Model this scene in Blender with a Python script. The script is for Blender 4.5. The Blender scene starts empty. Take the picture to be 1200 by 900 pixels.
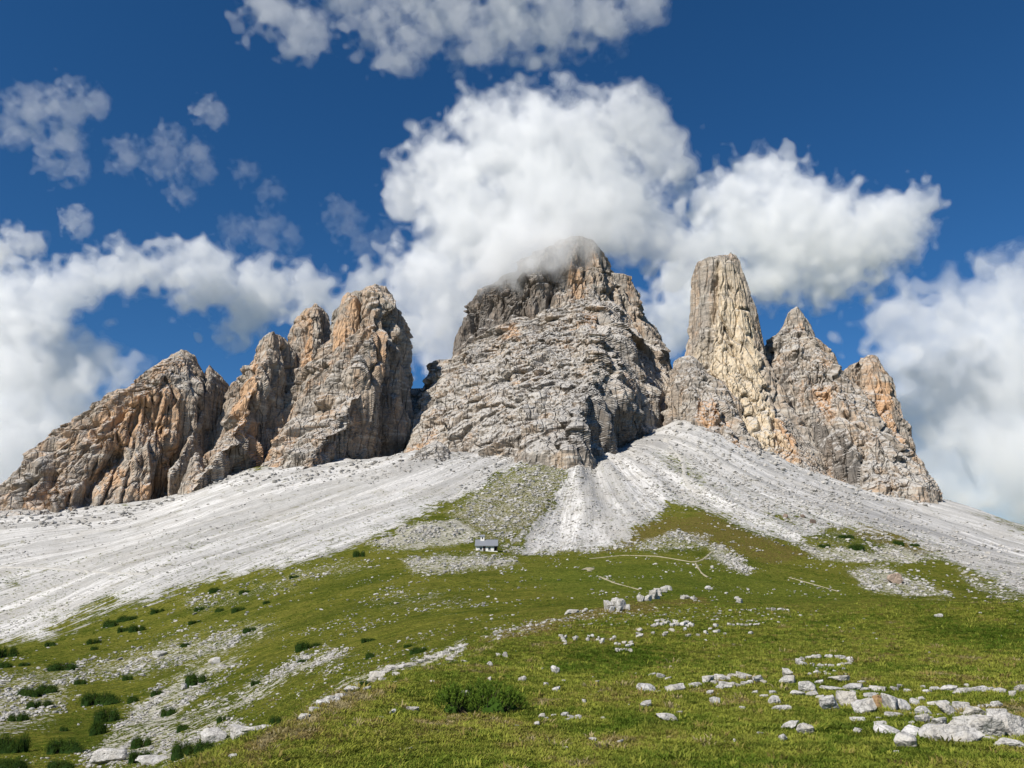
import bpy, math, random, time
import numpy as np
from mathutils import Vector, Matrix
T0 = time.time()
sc = bpy.context.scene
COL = sc.collection

# ------------------------------------------------------------------ camera, sky, sun, exposure
F = 942.0                                   # focal length in photo pixels (photo is 1200 x 900)
PITCH = math.radians(14.3)
EYE = np.array((0.0, 0.0, 1.7))
CP, SP = math.cos(PITCH), math.sin(PITCH)
cam = bpy.data.objects.new('camera', bpy.data.cameras.new('camera')); COL.objects.link(cam)
cam.location = EYE; cam.rotation_euler = (math.pi / 2 + PITCH, 0, 0)
cam.data.sensor_width = 36; cam.data.lens = 36 * F / 1200; cam.data.clip_start = 0.1; cam.data.clip_end = 40000
sc.camera = cam

SUN_EL, SUN_AZ = math.radians(42), math.radians(223)      # from behind and left of the camera
W = bpy.data.worlds.new('World'); sc.world = W; W.use_nodes = True
wn = W.node_tree; bg = wn.nodes['Background']
sky = wn.nodes.new('ShaderNodeTexSky'); sky.sky_type = 'NISHITA'; sky.sun_disc = False
sky.sun_elevation = SUN_EL; sky.sun_rotation = SUN_AZ; sky.altitude = 2300; sky.air_density = 1.0
sky.dust_density = 0.15; sky.ozone_density = 5.0
hs = wn.nodes.new('ShaderNodeHueSaturation'); hs.inputs['Saturation'].default_value = 1.22; hs.inputs['Value'].default_value = 0.9
wn.links.new(sky.outputs[0], hs.inputs['Color']); wn.links.new(hs.outputs[0], bg.inputs[0])
bg.inputs[1].default_value = 0.08
sl = bpy.data.lights.new('sun', 'SUN'); sl.energy = 4.6; sl.angle = math.radians(0.5); sl.color = (1.0, 0.95, 0.87)
sun = bpy.data.objects.new('sun', sl); COL.objects.link(sun)
SD = Vector((math.sin(SUN_AZ) * math.cos(SUN_EL), math.cos(SUN_AZ) * math.cos(SUN_EL), math.sin(SUN_EL)))
sun.rotation_euler = SD.to_track_quat('Z', 'Y').to_euler()
sc.view_settings.view_transform = 'Standard'; sc.view_settings.look = 'None'
sc.view_settings.gamma = 1.0; sc.view_settings.exposure = 0.4
sc.cycles.use_denoising = True
sc.cycles.max_bounces = 16; sc.cycles.diffuse_bounces = 2; sc.cycles.glossy_bounces = 1
sc.cycles.volume_bounces = 14; sc.cycles.transparent_max_bounces = 8; sc.cycles.transmission_bounces = 2

# ------------------------------------------------------------------ helpers
R = np.random.RandomState(11)

def unproj(u, v, Y):
    """point on the sight line of photo pixel (u, v) at forward distance Y"""
    u = np.asarray(u, float); v = np.asarray(v, float); Y = np.asarray(Y, float)
    xc = (u - 600) / F; zc = (450 - v) / F
    dy = CP - zc * SP
    return np.stack([xc * Y / dy, Y + 0 * xc, EYE[2] + (SP + zc * CP) * Y / dy], -1)

def proj(p):
    d = p - EYE
    yc = d[..., 1] * CP + d[..., 2] * SP
    zc = -d[..., 1] * SP + d[..., 2] * CP
    s = np.maximum(yc, 0.05)
    return 600 + F * d[..., 0] / s, 450 - F * zc / s, yc

PERM = np.random.RandomState(5).permutation(256).astype(np.int32)
PERM = np.concatenate([PERM, PERM, PERM])
GR = np.random.RandomState(6).normal(size=(256, 3)).astype(np.float32)
GR /= np.linalg.norm(GR, axis=1, keepdims=True)

def pnoise(p):
    """gradient noise, about -0.7..0.7"""
    p = np.asarray(p, np.float32)
    i = np.floor(p).astype(np.int32); f = p - i; i &= 255
    w = f * f * f * (f * (f * 6 - 15) + 10)
    out = np.zeros(p.shape[:-1], np.float32)
    for a in (0, 1):
        wa = w[..., 0] if a else 1 - w[..., 0]
        ha = PERM[i[..., 0] + a]
        for b in (0, 1):
            wb = wa * (w[..., 1] if b else 1 - w[..., 1])
            hb = PERM[ha + i[..., 1] + b]
            for c in (0, 1):
                wc = wb * (w[..., 2] if c else 1 - w[..., 2])
                g = GR[PERM[hb + i[..., 2] + c]]
                out += wc * (g[..., 0] * (f[..., 0] - a) + g[..., 1] * (f[..., 1] - b) + g[..., 2] * (f[..., 2] - c))
    return out

def fbm(p, oct=4, gain=0.5, off=0.0):
    s = 0; a = 1.0
    for k in range(oct):
        s = s + a * pnoise(p * (2.03 ** k) + 17.3 * k + off); a *= gain
    return s

def facet(p, size, zs, seed, tilt=1.0):
    """planar facets: each cell of a jittered lattice has its own set-back and slope (about -1..1)"""
    q = (p / size) * np.array((1, 1, 1 / zs)); q = np.asarray(q, np.float32)
    i0 = np.floor(q).astype(np.int32)
    wsum = np.full(q.shape[:-1], 1e-20, np.float64); val = np.zeros_like(wsum); h0 = int(seed * 31); K = max(size / .95, 16.0)
    for a in (-1, 0, 1):
        for b in (-1, 0, 1):
            for c in (-1, 0, 1):
                ci = i0 + np.array((a, b, c), np.int32)
                h = PERM[(PERM[(PERM[(ci[..., 0] + h0) & 255] + ci[..., 1]) & 255] + ci[..., 2]) & 255]
                J = GR[h] * .42 + .5
                d = q - (ci + J); d2 = (d * d).sum(-1)
                g = GR[PERM[h + 7]]
                v = g[..., 0] * .9 + tilt * (d * GR[PERM[h + 91]]).sum(-1)
                w = np.exp(-K * d2.astype(np.float64)); wsum += w; val += w * v          # sharp but not torn edges between facets
    return val / wsum

def sstep(a, b, x):
    t = np.clip((x - a) / (b - a), 0, 1); return t * t * (3 - 2 * t)

def poly_sd(px, py, poly):
    """signed distance to a polygon, positive inside"""
    d = np.full(px.shape, 1e9); inside = np.zeros(px.shape, bool)
    n = len(poly)
    for k in range(n):
        ax, ay = poly[k]; bx, by = poly[(k + 1) % n]
        ex, ey = bx - ax, by - ay
        t = np.clip(((px - ax) * ex + (py - ay) * ey) / (ex * ex + ey * ey + 1e-9), 0, 1)
        d = np.minimum(d, np.hypot(px - ax - t * ex, py - ay - t * ey))
        if ay != by:
            c = ((ay > py) != (by > py)) & (px < ex * (py - ay) / (by - ay) + ax)
            inside ^= c
    return np.where(inside, d, -d)

def soft(px, py, poly, s=10):
    return sstep(-s, s, poly_sd(px, py, poly))

def line_d(px, py, pts):
    d = np.full(px.shape, 1e9)
    for (ax, ay), (bx, by) in zip(pts[:-1], pts[1:]):
        ex, ey = bx - ax, by - ay
        t = np.clip(((px - ax) * ex + (py - ay) * ey) / (ex * ex + ey * ey + 1e-9), 0, 1)
        d = np.minimum(d, np.hypot(px - ax - t * ex, py - ay - t * ey))
    return d

def make_mesh(name, verts, faces, smooth=True, attrs=None, mat=None):
    verts = np.asarray(verts, np.float32); faces = np.asarray(faces, np.int32)
    me = bpy.data.meshes.new(name)
    n = faces.shape[1]
    me.vertices.add(len(verts)); me.vertices.foreach_set('co', verts.ravel())
    me.loops.add(faces.size); me.loops.foreach_set('vertex_index', faces.ravel())
    me.polygons.add(len(faces))
    me.polygons.foreach_set('loop_start', np.arange(0, faces.size, n, dtype=np.int32))
    me.polygons.foreach_set('loop_total', np.full(len(faces), n, np.int32))
    me.update(calc_edges=True)
    me.polygons.foreach_set('use_smooth', np.full(len(faces), smooth, bool))
    for k, a in (attrs or {}).items():
        a = np.asarray(a, np.float32)
        if a.ndim == 2:
            at = me.attributes.new(k, 'FLOAT_VECTOR', 'POINT'); at.data.foreach_set('vector', a.ravel())
        else:
            at = me.attributes.new(k, 'FLOAT', 'POINT'); at.data.foreach_set('value', a.ravel())
    if mat: me.materials.append(mat)
    return me

def link(name, data, parent=None, loc=None, **props):
    o = bpy.data.objects.new(name, data); COL.objects.link(o)
    if parent: o.parent = parent
    if loc is not None: o.location = loc
    for k, x in props.items(): o[k] = x
    return o

# ------------------------------------------------------------------ node material helper
class NT:
    def __init__(s, name):
        s.m = bpy.data.materials.new(name); s.m.use_nodes = True
        s.t = s.m.node_tree; s.t.nodes.clear()
        s.out = s.t.nodes.new('ShaderNodeOutputMaterial')
        s.b = s.t.nodes.new('ShaderNodeBsdfPrincipled'); s.t.links.new(s.b.outputs[0], s.out.inputs[0])
        s.b.inputs['Specular IOR Level'].default_value = 0.2
    def put(s, sock, x):
        if x is None: return
        if isinstance(x, bpy.types.NodeSocket): s.t.links.new(x, sock)
        else: sock.default_value = (*x, 1.0) if isinstance(x, tuple) and len(x) == 3 and sock.type == 'RGBA' else x
    def n(s, typ, **kw):
        nd = s.t.nodes.new(typ)
        for k, x in kw.items(): setattr(nd, k, x)
        return nd
    def math(s, op, a, b=None, c=None, clamp=False):
        nd = s.n('ShaderNodeMath', operation=op); nd.use_clamp = clamp
        for i, x in enumerate((a, b, c)): s.put(nd.inputs[i], x)
        return nd.outputs[0]
    def attr(s, name, typ='GEOMETRY', out='Fac'):
        nd = s.n('ShaderNodeAttribute', attribute_name=name, attribute_type=typ); return nd.outputs[out]
    def pos(s):
        return s.n('ShaderNodeNewGeometry').outputs['Position']
    def obj(s):
        return s.n('ShaderNodeTexCoord').outputs['Object']
    def scale(s, vec, sc3):
        nd = s.n('ShaderNodeVectorMath', operation='MULTIPLY'); s.put(nd.inputs[0], vec); nd.inputs[1].default_value = sc3
        return nd.outputs[0]
    def noise(s, vec, scale, detail=4, rough=0.55, dist=0.0):
        nd = s.n('ShaderNodeTexNoise'); s.put(nd.inputs['Vector'], vec)
        nd.inputs['Scale'].default_value = scale; nd.inputs['Detail'].default_value = detail
        nd.inputs['Roughness'].default_value = rough; nd.inputs['Distortion'].default_value = dist
        return nd.outputs[0]
    def voro(s, vec, scale, feature='F1', out='Distance', rnd=1.0):
        nd = s.n('ShaderNodeTexVoronoi', feature=feature); s.put(nd.inputs['Vector'], vec)
        nd.inputs['Scale'].default_value = scale; nd.inputs['Randomness'].default_value = rnd
        return nd.outputs[out]
    def step(s, x, a, b):
        nd = s.n('ShaderNodeMapRange', interpolation_type='SMOOTHSTEP'); s.put(nd.inputs[0], x)
        nd.inputs[1].default_value = a; nd.inputs[2].default_value = b
        return nd.outputs[0]
    def mix(s, f, a, b, blend='MIX'):
        nd = s.n('ShaderNodeMix', data_type='RGBA', blend_type=blend)
        s.put(nd.inputs[0], f); s.put(nd.inputs[6], a); s.put(nd.inputs[7], b)
        return nd.outputs[2]
    def bump(s, h, strength, dist, normal=None):
        nd = s.n('ShaderNodeBump'); s.put(nd.inputs['Height'], h)
        nd.inputs['Strength'].default_value = strength; nd.inputs['Distance'].default_value = dist
        if normal is not None: s.put(nd.inputs['Normal'], normal)
        return nd.outputs[0]
    def done(s, col, rough=0.9, normal=None):
        s.put(s.b.inputs['Base Color'], col); s.put(s.b.inputs['Roughness'], rough)
        if normal is not None: s.put(s.b.inputs['Normal'], normal)
        return s.m

# ------------------------------------------------------------------ ground: the height of the land
# profiles seen along columns of the photo: (v, Y) = seen at row v at distance Y; ('z', Y, z) = height given
Z = 'z'
NEAR = [(Z, 2, 0), (Z, 4, 0.0), (Z, 8, 0.0)]
PROF = {
 -330: [(Z, 2, 0), (Z, 5, -.3), (Z, 10, -1.4), (Z, 25, -5), (Z, 60, -11), (Z, 110, -15), (Z, 200, -20), (Z, 400, -22), (Z, 600, 8), (Z, 800, 45), (Z, 1000, 90), (Z, 1600, 40)],
 0:   [(Z, 2, 0), (Z, 4, -.05), (Z, 8.5, -.6), (Z, 15, -2.2), (Z, 30, -5.4), (900, 60), (860, 85), (820, 120), (790, 165), (770, 220), (757, 300), (740, 360), (710, 430), (665, 530), (640, 620), (608, 760), (598, 840), (Z, 930, 84), (Z, 1100, 60), (Z, 1600, 60)],
 150: [(Z, 2, 0), (Z, 4, 0), (Z, 8.5, -.35), (Z, 15, -1.7), (Z, 28, -4.4), (900, 50), (870, 68), (830, 100), (790, 145), (760, 200), (735, 255), (712, 310), (690, 370), (665, 450), (630, 600), (598, 780), (588, 850), (Z, 940, 94), (Z, 1200, 80), (Z, 1700, 90)],
 300: NEAR[:2] + [(Z, 7, 0), (866, 9.9), (Z, 18, -2.4), (Z, 28, -4.2), (862, 42), (840, 55), (800, 85), (760, 125), (730, 175), (700, 240), (672, 310), (650, 400), (610, 560), (570, 720), (556, 790), (546, 850), (Z, 940, 132), (Z, 1200, 110), (Z, 1700, 110)],
 400: NEAR + [(812, 14.3), (Z, 22, -1.5), (Z, 32, -3.0), (806, 46), (780, 68), (750, 100), (720, 145), (690, 205), (665, 270), (648, 320), (610, 480), (570, 650), (550, 770), (538, 840), (Z, 920, 140), (Z, 1200, 120), (Z, 1700, 140)],
 500: NEAR + [(Z, 13, .02), (778, 19.5), (Z, 28, -.9), (Z, 36, -1.5), (773, 48), (750, 68), (720, 110), (690, 170), (660, 245), (645, 300), (620, 400), (580, 560), (552, 680), (534, 770), (526, 830), (Z, 920, 140), (Z, 1200, 120), (Z, 1800, 140)],
 600: NEAR + [(Z, 13, .0), (Z, 20, 0), (742, 32), (Z, 42, -.5), (737, 60), (715, 100), (690, 155), (665, 225), (648, 310), (638, 345), (600, 470), (562, 600), (542, 690), (530, 760), (Z, 880, 140), (Z, 1200, 130), (Z, 1800, 140)],
 700: NEAR + [(Z, 13, 0), (Z, 20, 0), (Z, 40, .1), (712, 66), (Z, 82, -.1), (705, 105), (690, 145), (668, 210), (655, 280), (645, 330), (600, 470), (564, 600), (546, 680), (532, 760), (Z, 880, 142), (Z, 1200, 140), (Z, 1800, 140)],
 800: NEAR + [(Z, 13, 0), (Z, 20, 0), (Z, 50, .2), (703, 95), (Z, 118, .1), (695, 152), (680, 190), (660, 250), (640, 320), (620, 390), (590, 500), (550, 640), (510, 780), (490, 880), (Z, 960, 182), (Z, 1200, 170), (Z, 1800, 120)],
 900: NEAR + [(Z, 13, 0), (Z, 20, 0), (Z, 50, .25), (700, 110), (Z, 140, 0), (693, 200), (670, 260), (645, 330), (610, 450), (570, 620), (537, 790), (526, 860), (Z, 950, 150), (Z, 1200, 120), (Z, 1800, 100)],
 1050: NEAR + [(Z, 13, 0), (Z, 20, 0.05), (Z, 50, .3), (700, 110), (Z, 140, -.6), (698, 210), (675, 290), (650, 380), (620, 520), (595, 680), (578, 850), (570, 910), (Z, 980, 108), (Z, 1200, 70), (Z, 1800, 40)],
 1130: [(594, 900), (Z, 1200, 60)],
 1200: NEAR + [(Z, 13, 0), (Z, 20, .05), (Z, 45, .3), (705, 95), (Z, 130, -1.5), (704, 230), (690, 290), (668, 400), (645, 600), (619, 850), (Z, 1150, 20), (Z, 1700, -60)],
 1480: [(Z, 4, 0), (Z, 10, 0), (Z, 25, 0.1), (Z, 60, 0), (Z, 130, -3), (Z, 230, -6), (Z, 400, 0), (Z, 600, 14), (Z, 850, 36), (Z, 1150, 0), (Z, 1700, -80)],
}
cps = []
for u, prof in PROF.items():
    for e in prof:
        if e[0] == Z:
            d = unproj(u, 690, e[1]); x, y, z = d[0], e[1], e[2]
        else:
            x, y, z = unproj(u, e[0], e[1])
        cps.append((x, y, z))
for th in (1.05, 1.6, 2.3, 3.1, -1.05, -1.6, -2.3, -3.1):
    for r, z in ((2, 0), (8, -.1 - .3 * (th < 0)), (40, -2 - 3 * (th < 0)), (200, -12), (1000, -40), (5000, -200)):
        cps.append((r * math.sin(th), r * math.cos(th), z))
for th in (-.6, -.3, 0, .3, .6):
    for r, z in ((3000, -150), (8000, -300)):
        cps.append((r * math.sin(th), r * math.cos(th), z))
cps = np.array(cps)
def lp(x, y):
    r = np.maximum(np.hypot(x, y), .5)
    return np.stack([np.arctan2(x, y) * 3.0, np.log(r)], -1), r
q, rr = lp(cps[:, 0], cps[:, 1])
def kern(d2): return 0.5 * d2 * np.log(d2 + 1e-12)
n = len(q)
A = np.zeros((n + 3, n + 3))
A[:n, :n] = kern(((q[:, None] - q[None]) ** 2).sum(-1)) + np.eye(n) * 2e-3
A[:n, n] = 1; A[:n, n + 1:] = q; A[n:, :n] = A[:n, n:].T
TPS = np.linalg.solve(A, np.concatenate([(cps[:, 2] - EYE[2]) / rr, np.zeros(3)]))

def base_h(x, y):
    sh = np.shape(x); p, r = lp(np.ravel(x), np.ravel(y))
    out = np.empty(len(p))
    for i in range(0, len(p), 40000):
        c = p[i:i + 40000]
        out[i:i + 40000] = kern(((c[:, None] - q[None]) ** 2).sum(-1)) @ TPS[:n] + TPS[n] + c @ TPS[n + 1:]
    return (EYE[2] + out * r).reshape(sh)

# polar sheet round the camera: dense in front, coarse behind
th_f = np.radians(np.linspace(-43, 43, 640))
th_b = np.radians(np.linspace(43, 317, 64))[1:-1]
TH = np.concatenate([th_f, th_b])
RR = np.concatenate([np.geomspace(.6, 5, 28)[:-1], np.geomspace(5, 1000, 500)[:-1], np.geomspace(1000, 16000, 40)])
NT_, NR_ = len(TH), len(RR)
TG, RG = np.meshgrid(TH, RR)
GX, GY = RG * np.sin(TG), RG * np.cos(TG)
GZ = base_h(GX, GY)
cell = RG * .012
P3 = np.stack([GX, GY, np.zeros_like(GX)], -1)
U0, V0, DC0 = proj(np.stack([GX, GY, GZ], -1))
APEX = np.array((88.0, 960.0))
PHI = np.arctan2(GX - APEX[0], -(GY - APEX[1])); RHO = np.hypot(GX - APEX[0], GY - APEX[1])

# regions of the ground, drawn over the photo's view of them
jit = 9 * fbm(np.stack([U0 / 26, V0 / 13, 0 * U0], -1), 4, .6)
UJ, VJ = U0 + jit * 1.5, V0 + jit * .7
SCREE_L = [(-400, 650), (0, 600), (140, 590), (250, 545), (300, 550), (400, 520), (480, 470), (560, 480), (640, 470), (652, 500), (625, 535), (575, 560), (520, 592), (470, 615), (432, 636), (330, 667), (250, 681), (150, 713), (60, 747), (0, 757), (-400, 830)]
SCREE_R = [(672, 470), (800, 470), (900, 500), (1000, 540), (1085, 560), (1130, 575), (1300, 640), (1300, 712), (1200, 692), (1150, 672), (1105, 650), (1050, 628), (985, 617), (930, 634), (890, 622), (850, 606), (810, 590), (785, 592), (757, 612), (738, 632), (700, 644), (640, 642), (600, 644), (618, 622), (648, 590), (665, 555), (688, 530)]
scree = np.maximum(soft(UJ, VJ, SCREE_L, 13), soft(UJ, VJ, SCREE_R, 16))
# grass tongues and patches lying in the scree
for poly in ([(760, 522), (800, 530), (832, 552), (826, 572), (792, 562), (765, 545)], [(60, 735), (95, 712), (140, 700), (150, 706), (105, 722), (75, 742)], [(0, 668), (30, 675), (25, 690), (0, 696)],
             [(395, 575), (425, 565), (430, 572), (398, 582)], [(215, 640), (240, 630), (246, 636), (222, 650)],
             [(1100, 592), (1150, 612), (1210, 634), (1210, 612), (1150, 596)], [(900, 600), (960, 605), (950, 614), (900, 612)]):
    scree *= 1 - .55 * soft(UJ, VJ, poly, 13)
scree *= 1 - .24 * soft(UJ, VJ, [(760, 600), (775, 575), (800, 560), (900, 580), (1000, 598), (1080, 630), (980, 625), (900, 632), (800, 590), (770, 610)], 16)
scree *= 1 - .30 * soft(UJ, VJ, [(-50, 720), (150, 690), (330, 645), (440, 612), (520, 575), (540, 590), (440, 640), (330, 675), (150, 720), (0, 765)], 12)
stony = np.zeros_like(scree)
for poly, amt, s in (
    ([(520, 600), (560, 568), (600, 540), (640, 508), (700, 520), (690, 540), (668, 570), (640, 610), (600, 640), (560, 628)], .62, 12),
    ([(430, 640), (470, 618), (540, 612), (560, 622), (545, 636), (480, 644)], .95, 6),
    ([(470, 655), (520, 648), (600, 652), (610, 662), (560, 668), (480, 672)], .8, 8),
    ([(590, 640), (720, 632), (740, 640), (690, 648), (600, 650)], .95, 5),
    ([(820, 636), (850, 640), (885, 668), (870, 672), (835, 655)], .85, 6),
    ([(730, 640), (790, 622), (830, 625), (830, 640), (760, 648)], .6, 6),
    ([(920, 632), (1000, 640), (1110, 640), (1130, 652), (1050, 660), (960, 655)], .85, 6),
    ([(990, 668), (1030, 660), (1075, 680), (1120, 700), (1060, 700), (1010, 690)], .75, 6),
    ([(1110, 660), (1200, 690), (1200, 712), (1140, 690)], .6, 6),
    ([(650, 560), (720, 560), (800, 540), (900, 575), (1000, 600), (980, 620), (800, 590), (740, 605), (640, 640)], .5, 14),
    ([(840, 610), (900, 618), (980, 612), (1060, 625), (1040, 640), (900, 634)], .45, 8),
    ([(-50, 800), (40, 785), (110, 775), (200, 750), (300, 725), (330, 735), (250, 775), (180, 790), (90, 800), (60, 850), (0, 870), (-50, 870)], .62, 14),
    ([(90, 900), (130, 850), (190, 800), (240, 775), (290, 770), (240, 810), (210, 840), (230, 860), (200, 900)], .8, 10),
    ([(190, 850), (250, 820), (330, 780), (380, 758), (420, 765), (400, 778), (330, 800), (270, 840), (300, 855), (240, 885), (190, 900)], .72, 9),
    ([(340, 845), (400, 800), (460, 778), (520, 760), (545, 748), (550, 765), (500, 780), (450, 795), (400, 820)], .85, 6),
    ([(200, 700), (280, 690), (330, 672), (420, 655), (440, 665), (340, 690), (230, 720)], .4, 10),
    ([(430, 690), (520, 690), (560, 710), (500, 720), (430, 710)], .3, 10),
    ([(560, 745), (640, 725), (700, 712), (705, 718), (650, 735), (580, 755)], .45, 6),
    ([(1000, 800), (1090, 815), (1200, 835), (1210, 870), (1120, 880), (1050, 870)], .35, 10)):
    stony = np.maximum(stony, amt * soft(UJ, VJ, poly, s))
stony *= (1 - scree)
dry = np.zeros_like(scree)
for poly, amt, s in (([(230, 905), (300, 868), (400, 812), (470, 800), (430, 830), (330, 880), (300, 905)], .9, 14), ([(560, 752), (640, 724), (720, 708), (830, 700), (830, 706), (720, 722), (640, 745)], .8, 6),
                     ([(700, 650), (760, 610), (830, 600), (900, 630), (960, 650), (900, 660), (800, 630)], .75, 10), ([(520, 600), (600, 560), (660, 560), (640, 620), (560, 635)], .45, 14),
                     ([(1000, 610), (1100, 640), (1080, 650), (1000, 630)], .8, 6), ([(560, 850), (700, 840), (760, 880), (640, 905)], .45, 20), ([(600, 800), (640, 790), (820, 800), (700, 830)], .4, 14),
                     ([(1060, 755), (1200, 760), (1200, 785), (1080, 780)], .4, 10)):
    dry = np.maximum(dry, amt * soft(UJ, VJ, poly, s))
grey = np.maximum.reduce([.75 * soft(UJ, VJ, [(880, 545), (960, 570), (1060, 600), (1200, 650), (1200, 690), (1100, 640), (980, 600), (900, 565)], 14),
                          .8 * soft(UJ, VJ, [(715, 490), (760, 500), (790, 520), (760, 535), (720, 520)], 10), .35 * soft(UJ, VJ, [(440, 520), (520, 500), (600, 520), (540, 565), (470, 560)], 14)])
lush = .8 * soft(UJ, VJ, [(600, 670), (720, 655), (830, 660), (1000, 690), (1000, 705), (800, 705), (680, 705)], 14)

# relief of the ground
for lam in (.45, .9, 1.8, 3.6, 7.5, 15, 31, 63):
    amp = .021 * lam ** .95 if lam < 10 else .024 * lam
    w = sstep(2.2, 5, lam / cell) * sstep(0, 1, RG / 3) * (sstep(lam * 2.2, lam * 7, RG) if lam > 5 else 1)
    w = w * np.clip(1.2 - RG / 2500, .2, 1)
    if lam > 10: w = w * (1 - .35 * scree)
    GZ += amp * w * pnoise(P3 / lam + lam * 3.1)
# limestone ribs and gullies that follow the fall line on the scree and the stony slopes
fl = np.stack([PHI * 20, RHO / 260, 0 * PHI], -1)
rib = fbm(fl, 3, .5)
GZ += 7.0 * rib * np.maximum(scree, .8 * stony) * sstep(200, 420, RG) * sstep(60, 220, RHO)
rocky = np.maximum(.9 * stony, scree * soft(UJ, VJ, [(640, 540), (760, 500), (900, 560), (1060, 600), (1200, 660), (1200, 700), (1000, 640), (850, 625), (740, 610), (640, 645)], 16)) * sstep(180, 320, RG)
GZ += rocky * (1.5 * np.abs(pnoise(P3 / 17 + 2.2)) + 1.5 * np.abs(pnoise(P3 / 9 + 8.2)) * sstep(1.5, 3, 9 / cell) - .5)
# steps of the bedding on the near stony slopes
bed = (GX * .55 + GY * .5 + 3 * pnoise(P3 / 21.0))
GZ += .55 * stony * sstep(30, 50, RG) * (1 - sstep(240, 320, RG)) * (np.abs(((bed / 7.0) % 1) - .5) - .25) * 2
# the low mound and the hollow on the right, the dark-green hollow
def bump_at(u, v, Y, su, sy, h):
    c = unproj(u, v, Y)
    return h * np.exp(-((GX - c[0]) / su) ** 2 - ((GY - c[1]) / sy) ** 2)
GZ += bump_at(1150, 725, 40, 7, 4, .85) - bump_at(1160, 745, 30, 6, 2.2, .35) + bump_at(1010, 800, 16, 3, 1.2, .12)
GZ += bump_at(720, 778, 22, 4, 2.2, -.22) + bump_at(760, 742, 34, 6, 4, .3) - bump_at(0, 0, 1, 1, 1, 0)
GZ -= .0

def ground_z(x, y):
    """height of the sheet by interpolation on its own grid"""
    x = np.asarray(x, float); y = np.asarray(y, float)
    th = np.arctan2(x, y); r = np.hypot(x, y)
    fi = np.interp(r, RR, np.arange(NR_)); fj = np.interp(th, th_f, np.arange(len(th_f)))
    i = np.minimum(fi.astype(int), NR_ - 2); j = np.minimum(fj.astype(int), len(th_f) - 2)
    a, b = fi - i, fj - j
    return (GZ[i, j] * (1 - a) * (1 - b) + GZ[i + 1, j] * a * (1 - b) + GZ[i, j + 1] * (1 - a) * b + GZ[i + 1, j + 1] * a * b)

YS = np.geomspace(3, 1300, 1600)
def ground_at(u, v):
    """first point of the ground on a sight line"""
    p = unproj(u, v, YS)
    below = p[:, 2] <= ground_z(p[:, 0], p[:, 1])
    k = int(np.argmax(below)) if below.any() else len(YS) - 1
    if k > 0:
        lo, hi = YS[k - 1], YS[k]
        for _ in range(8):
            m = .5 * (lo + hi); pm = unproj(u, v, m)
            if pm[2] <= ground_z(pm[0], pm[1]): hi = m
            else: lo = m
        p1 = unproj(u, v, hi)
        return np.array((p1[0], p1[1], float(ground_z(p1[0], p1[1]))))
    return p[k]

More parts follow.
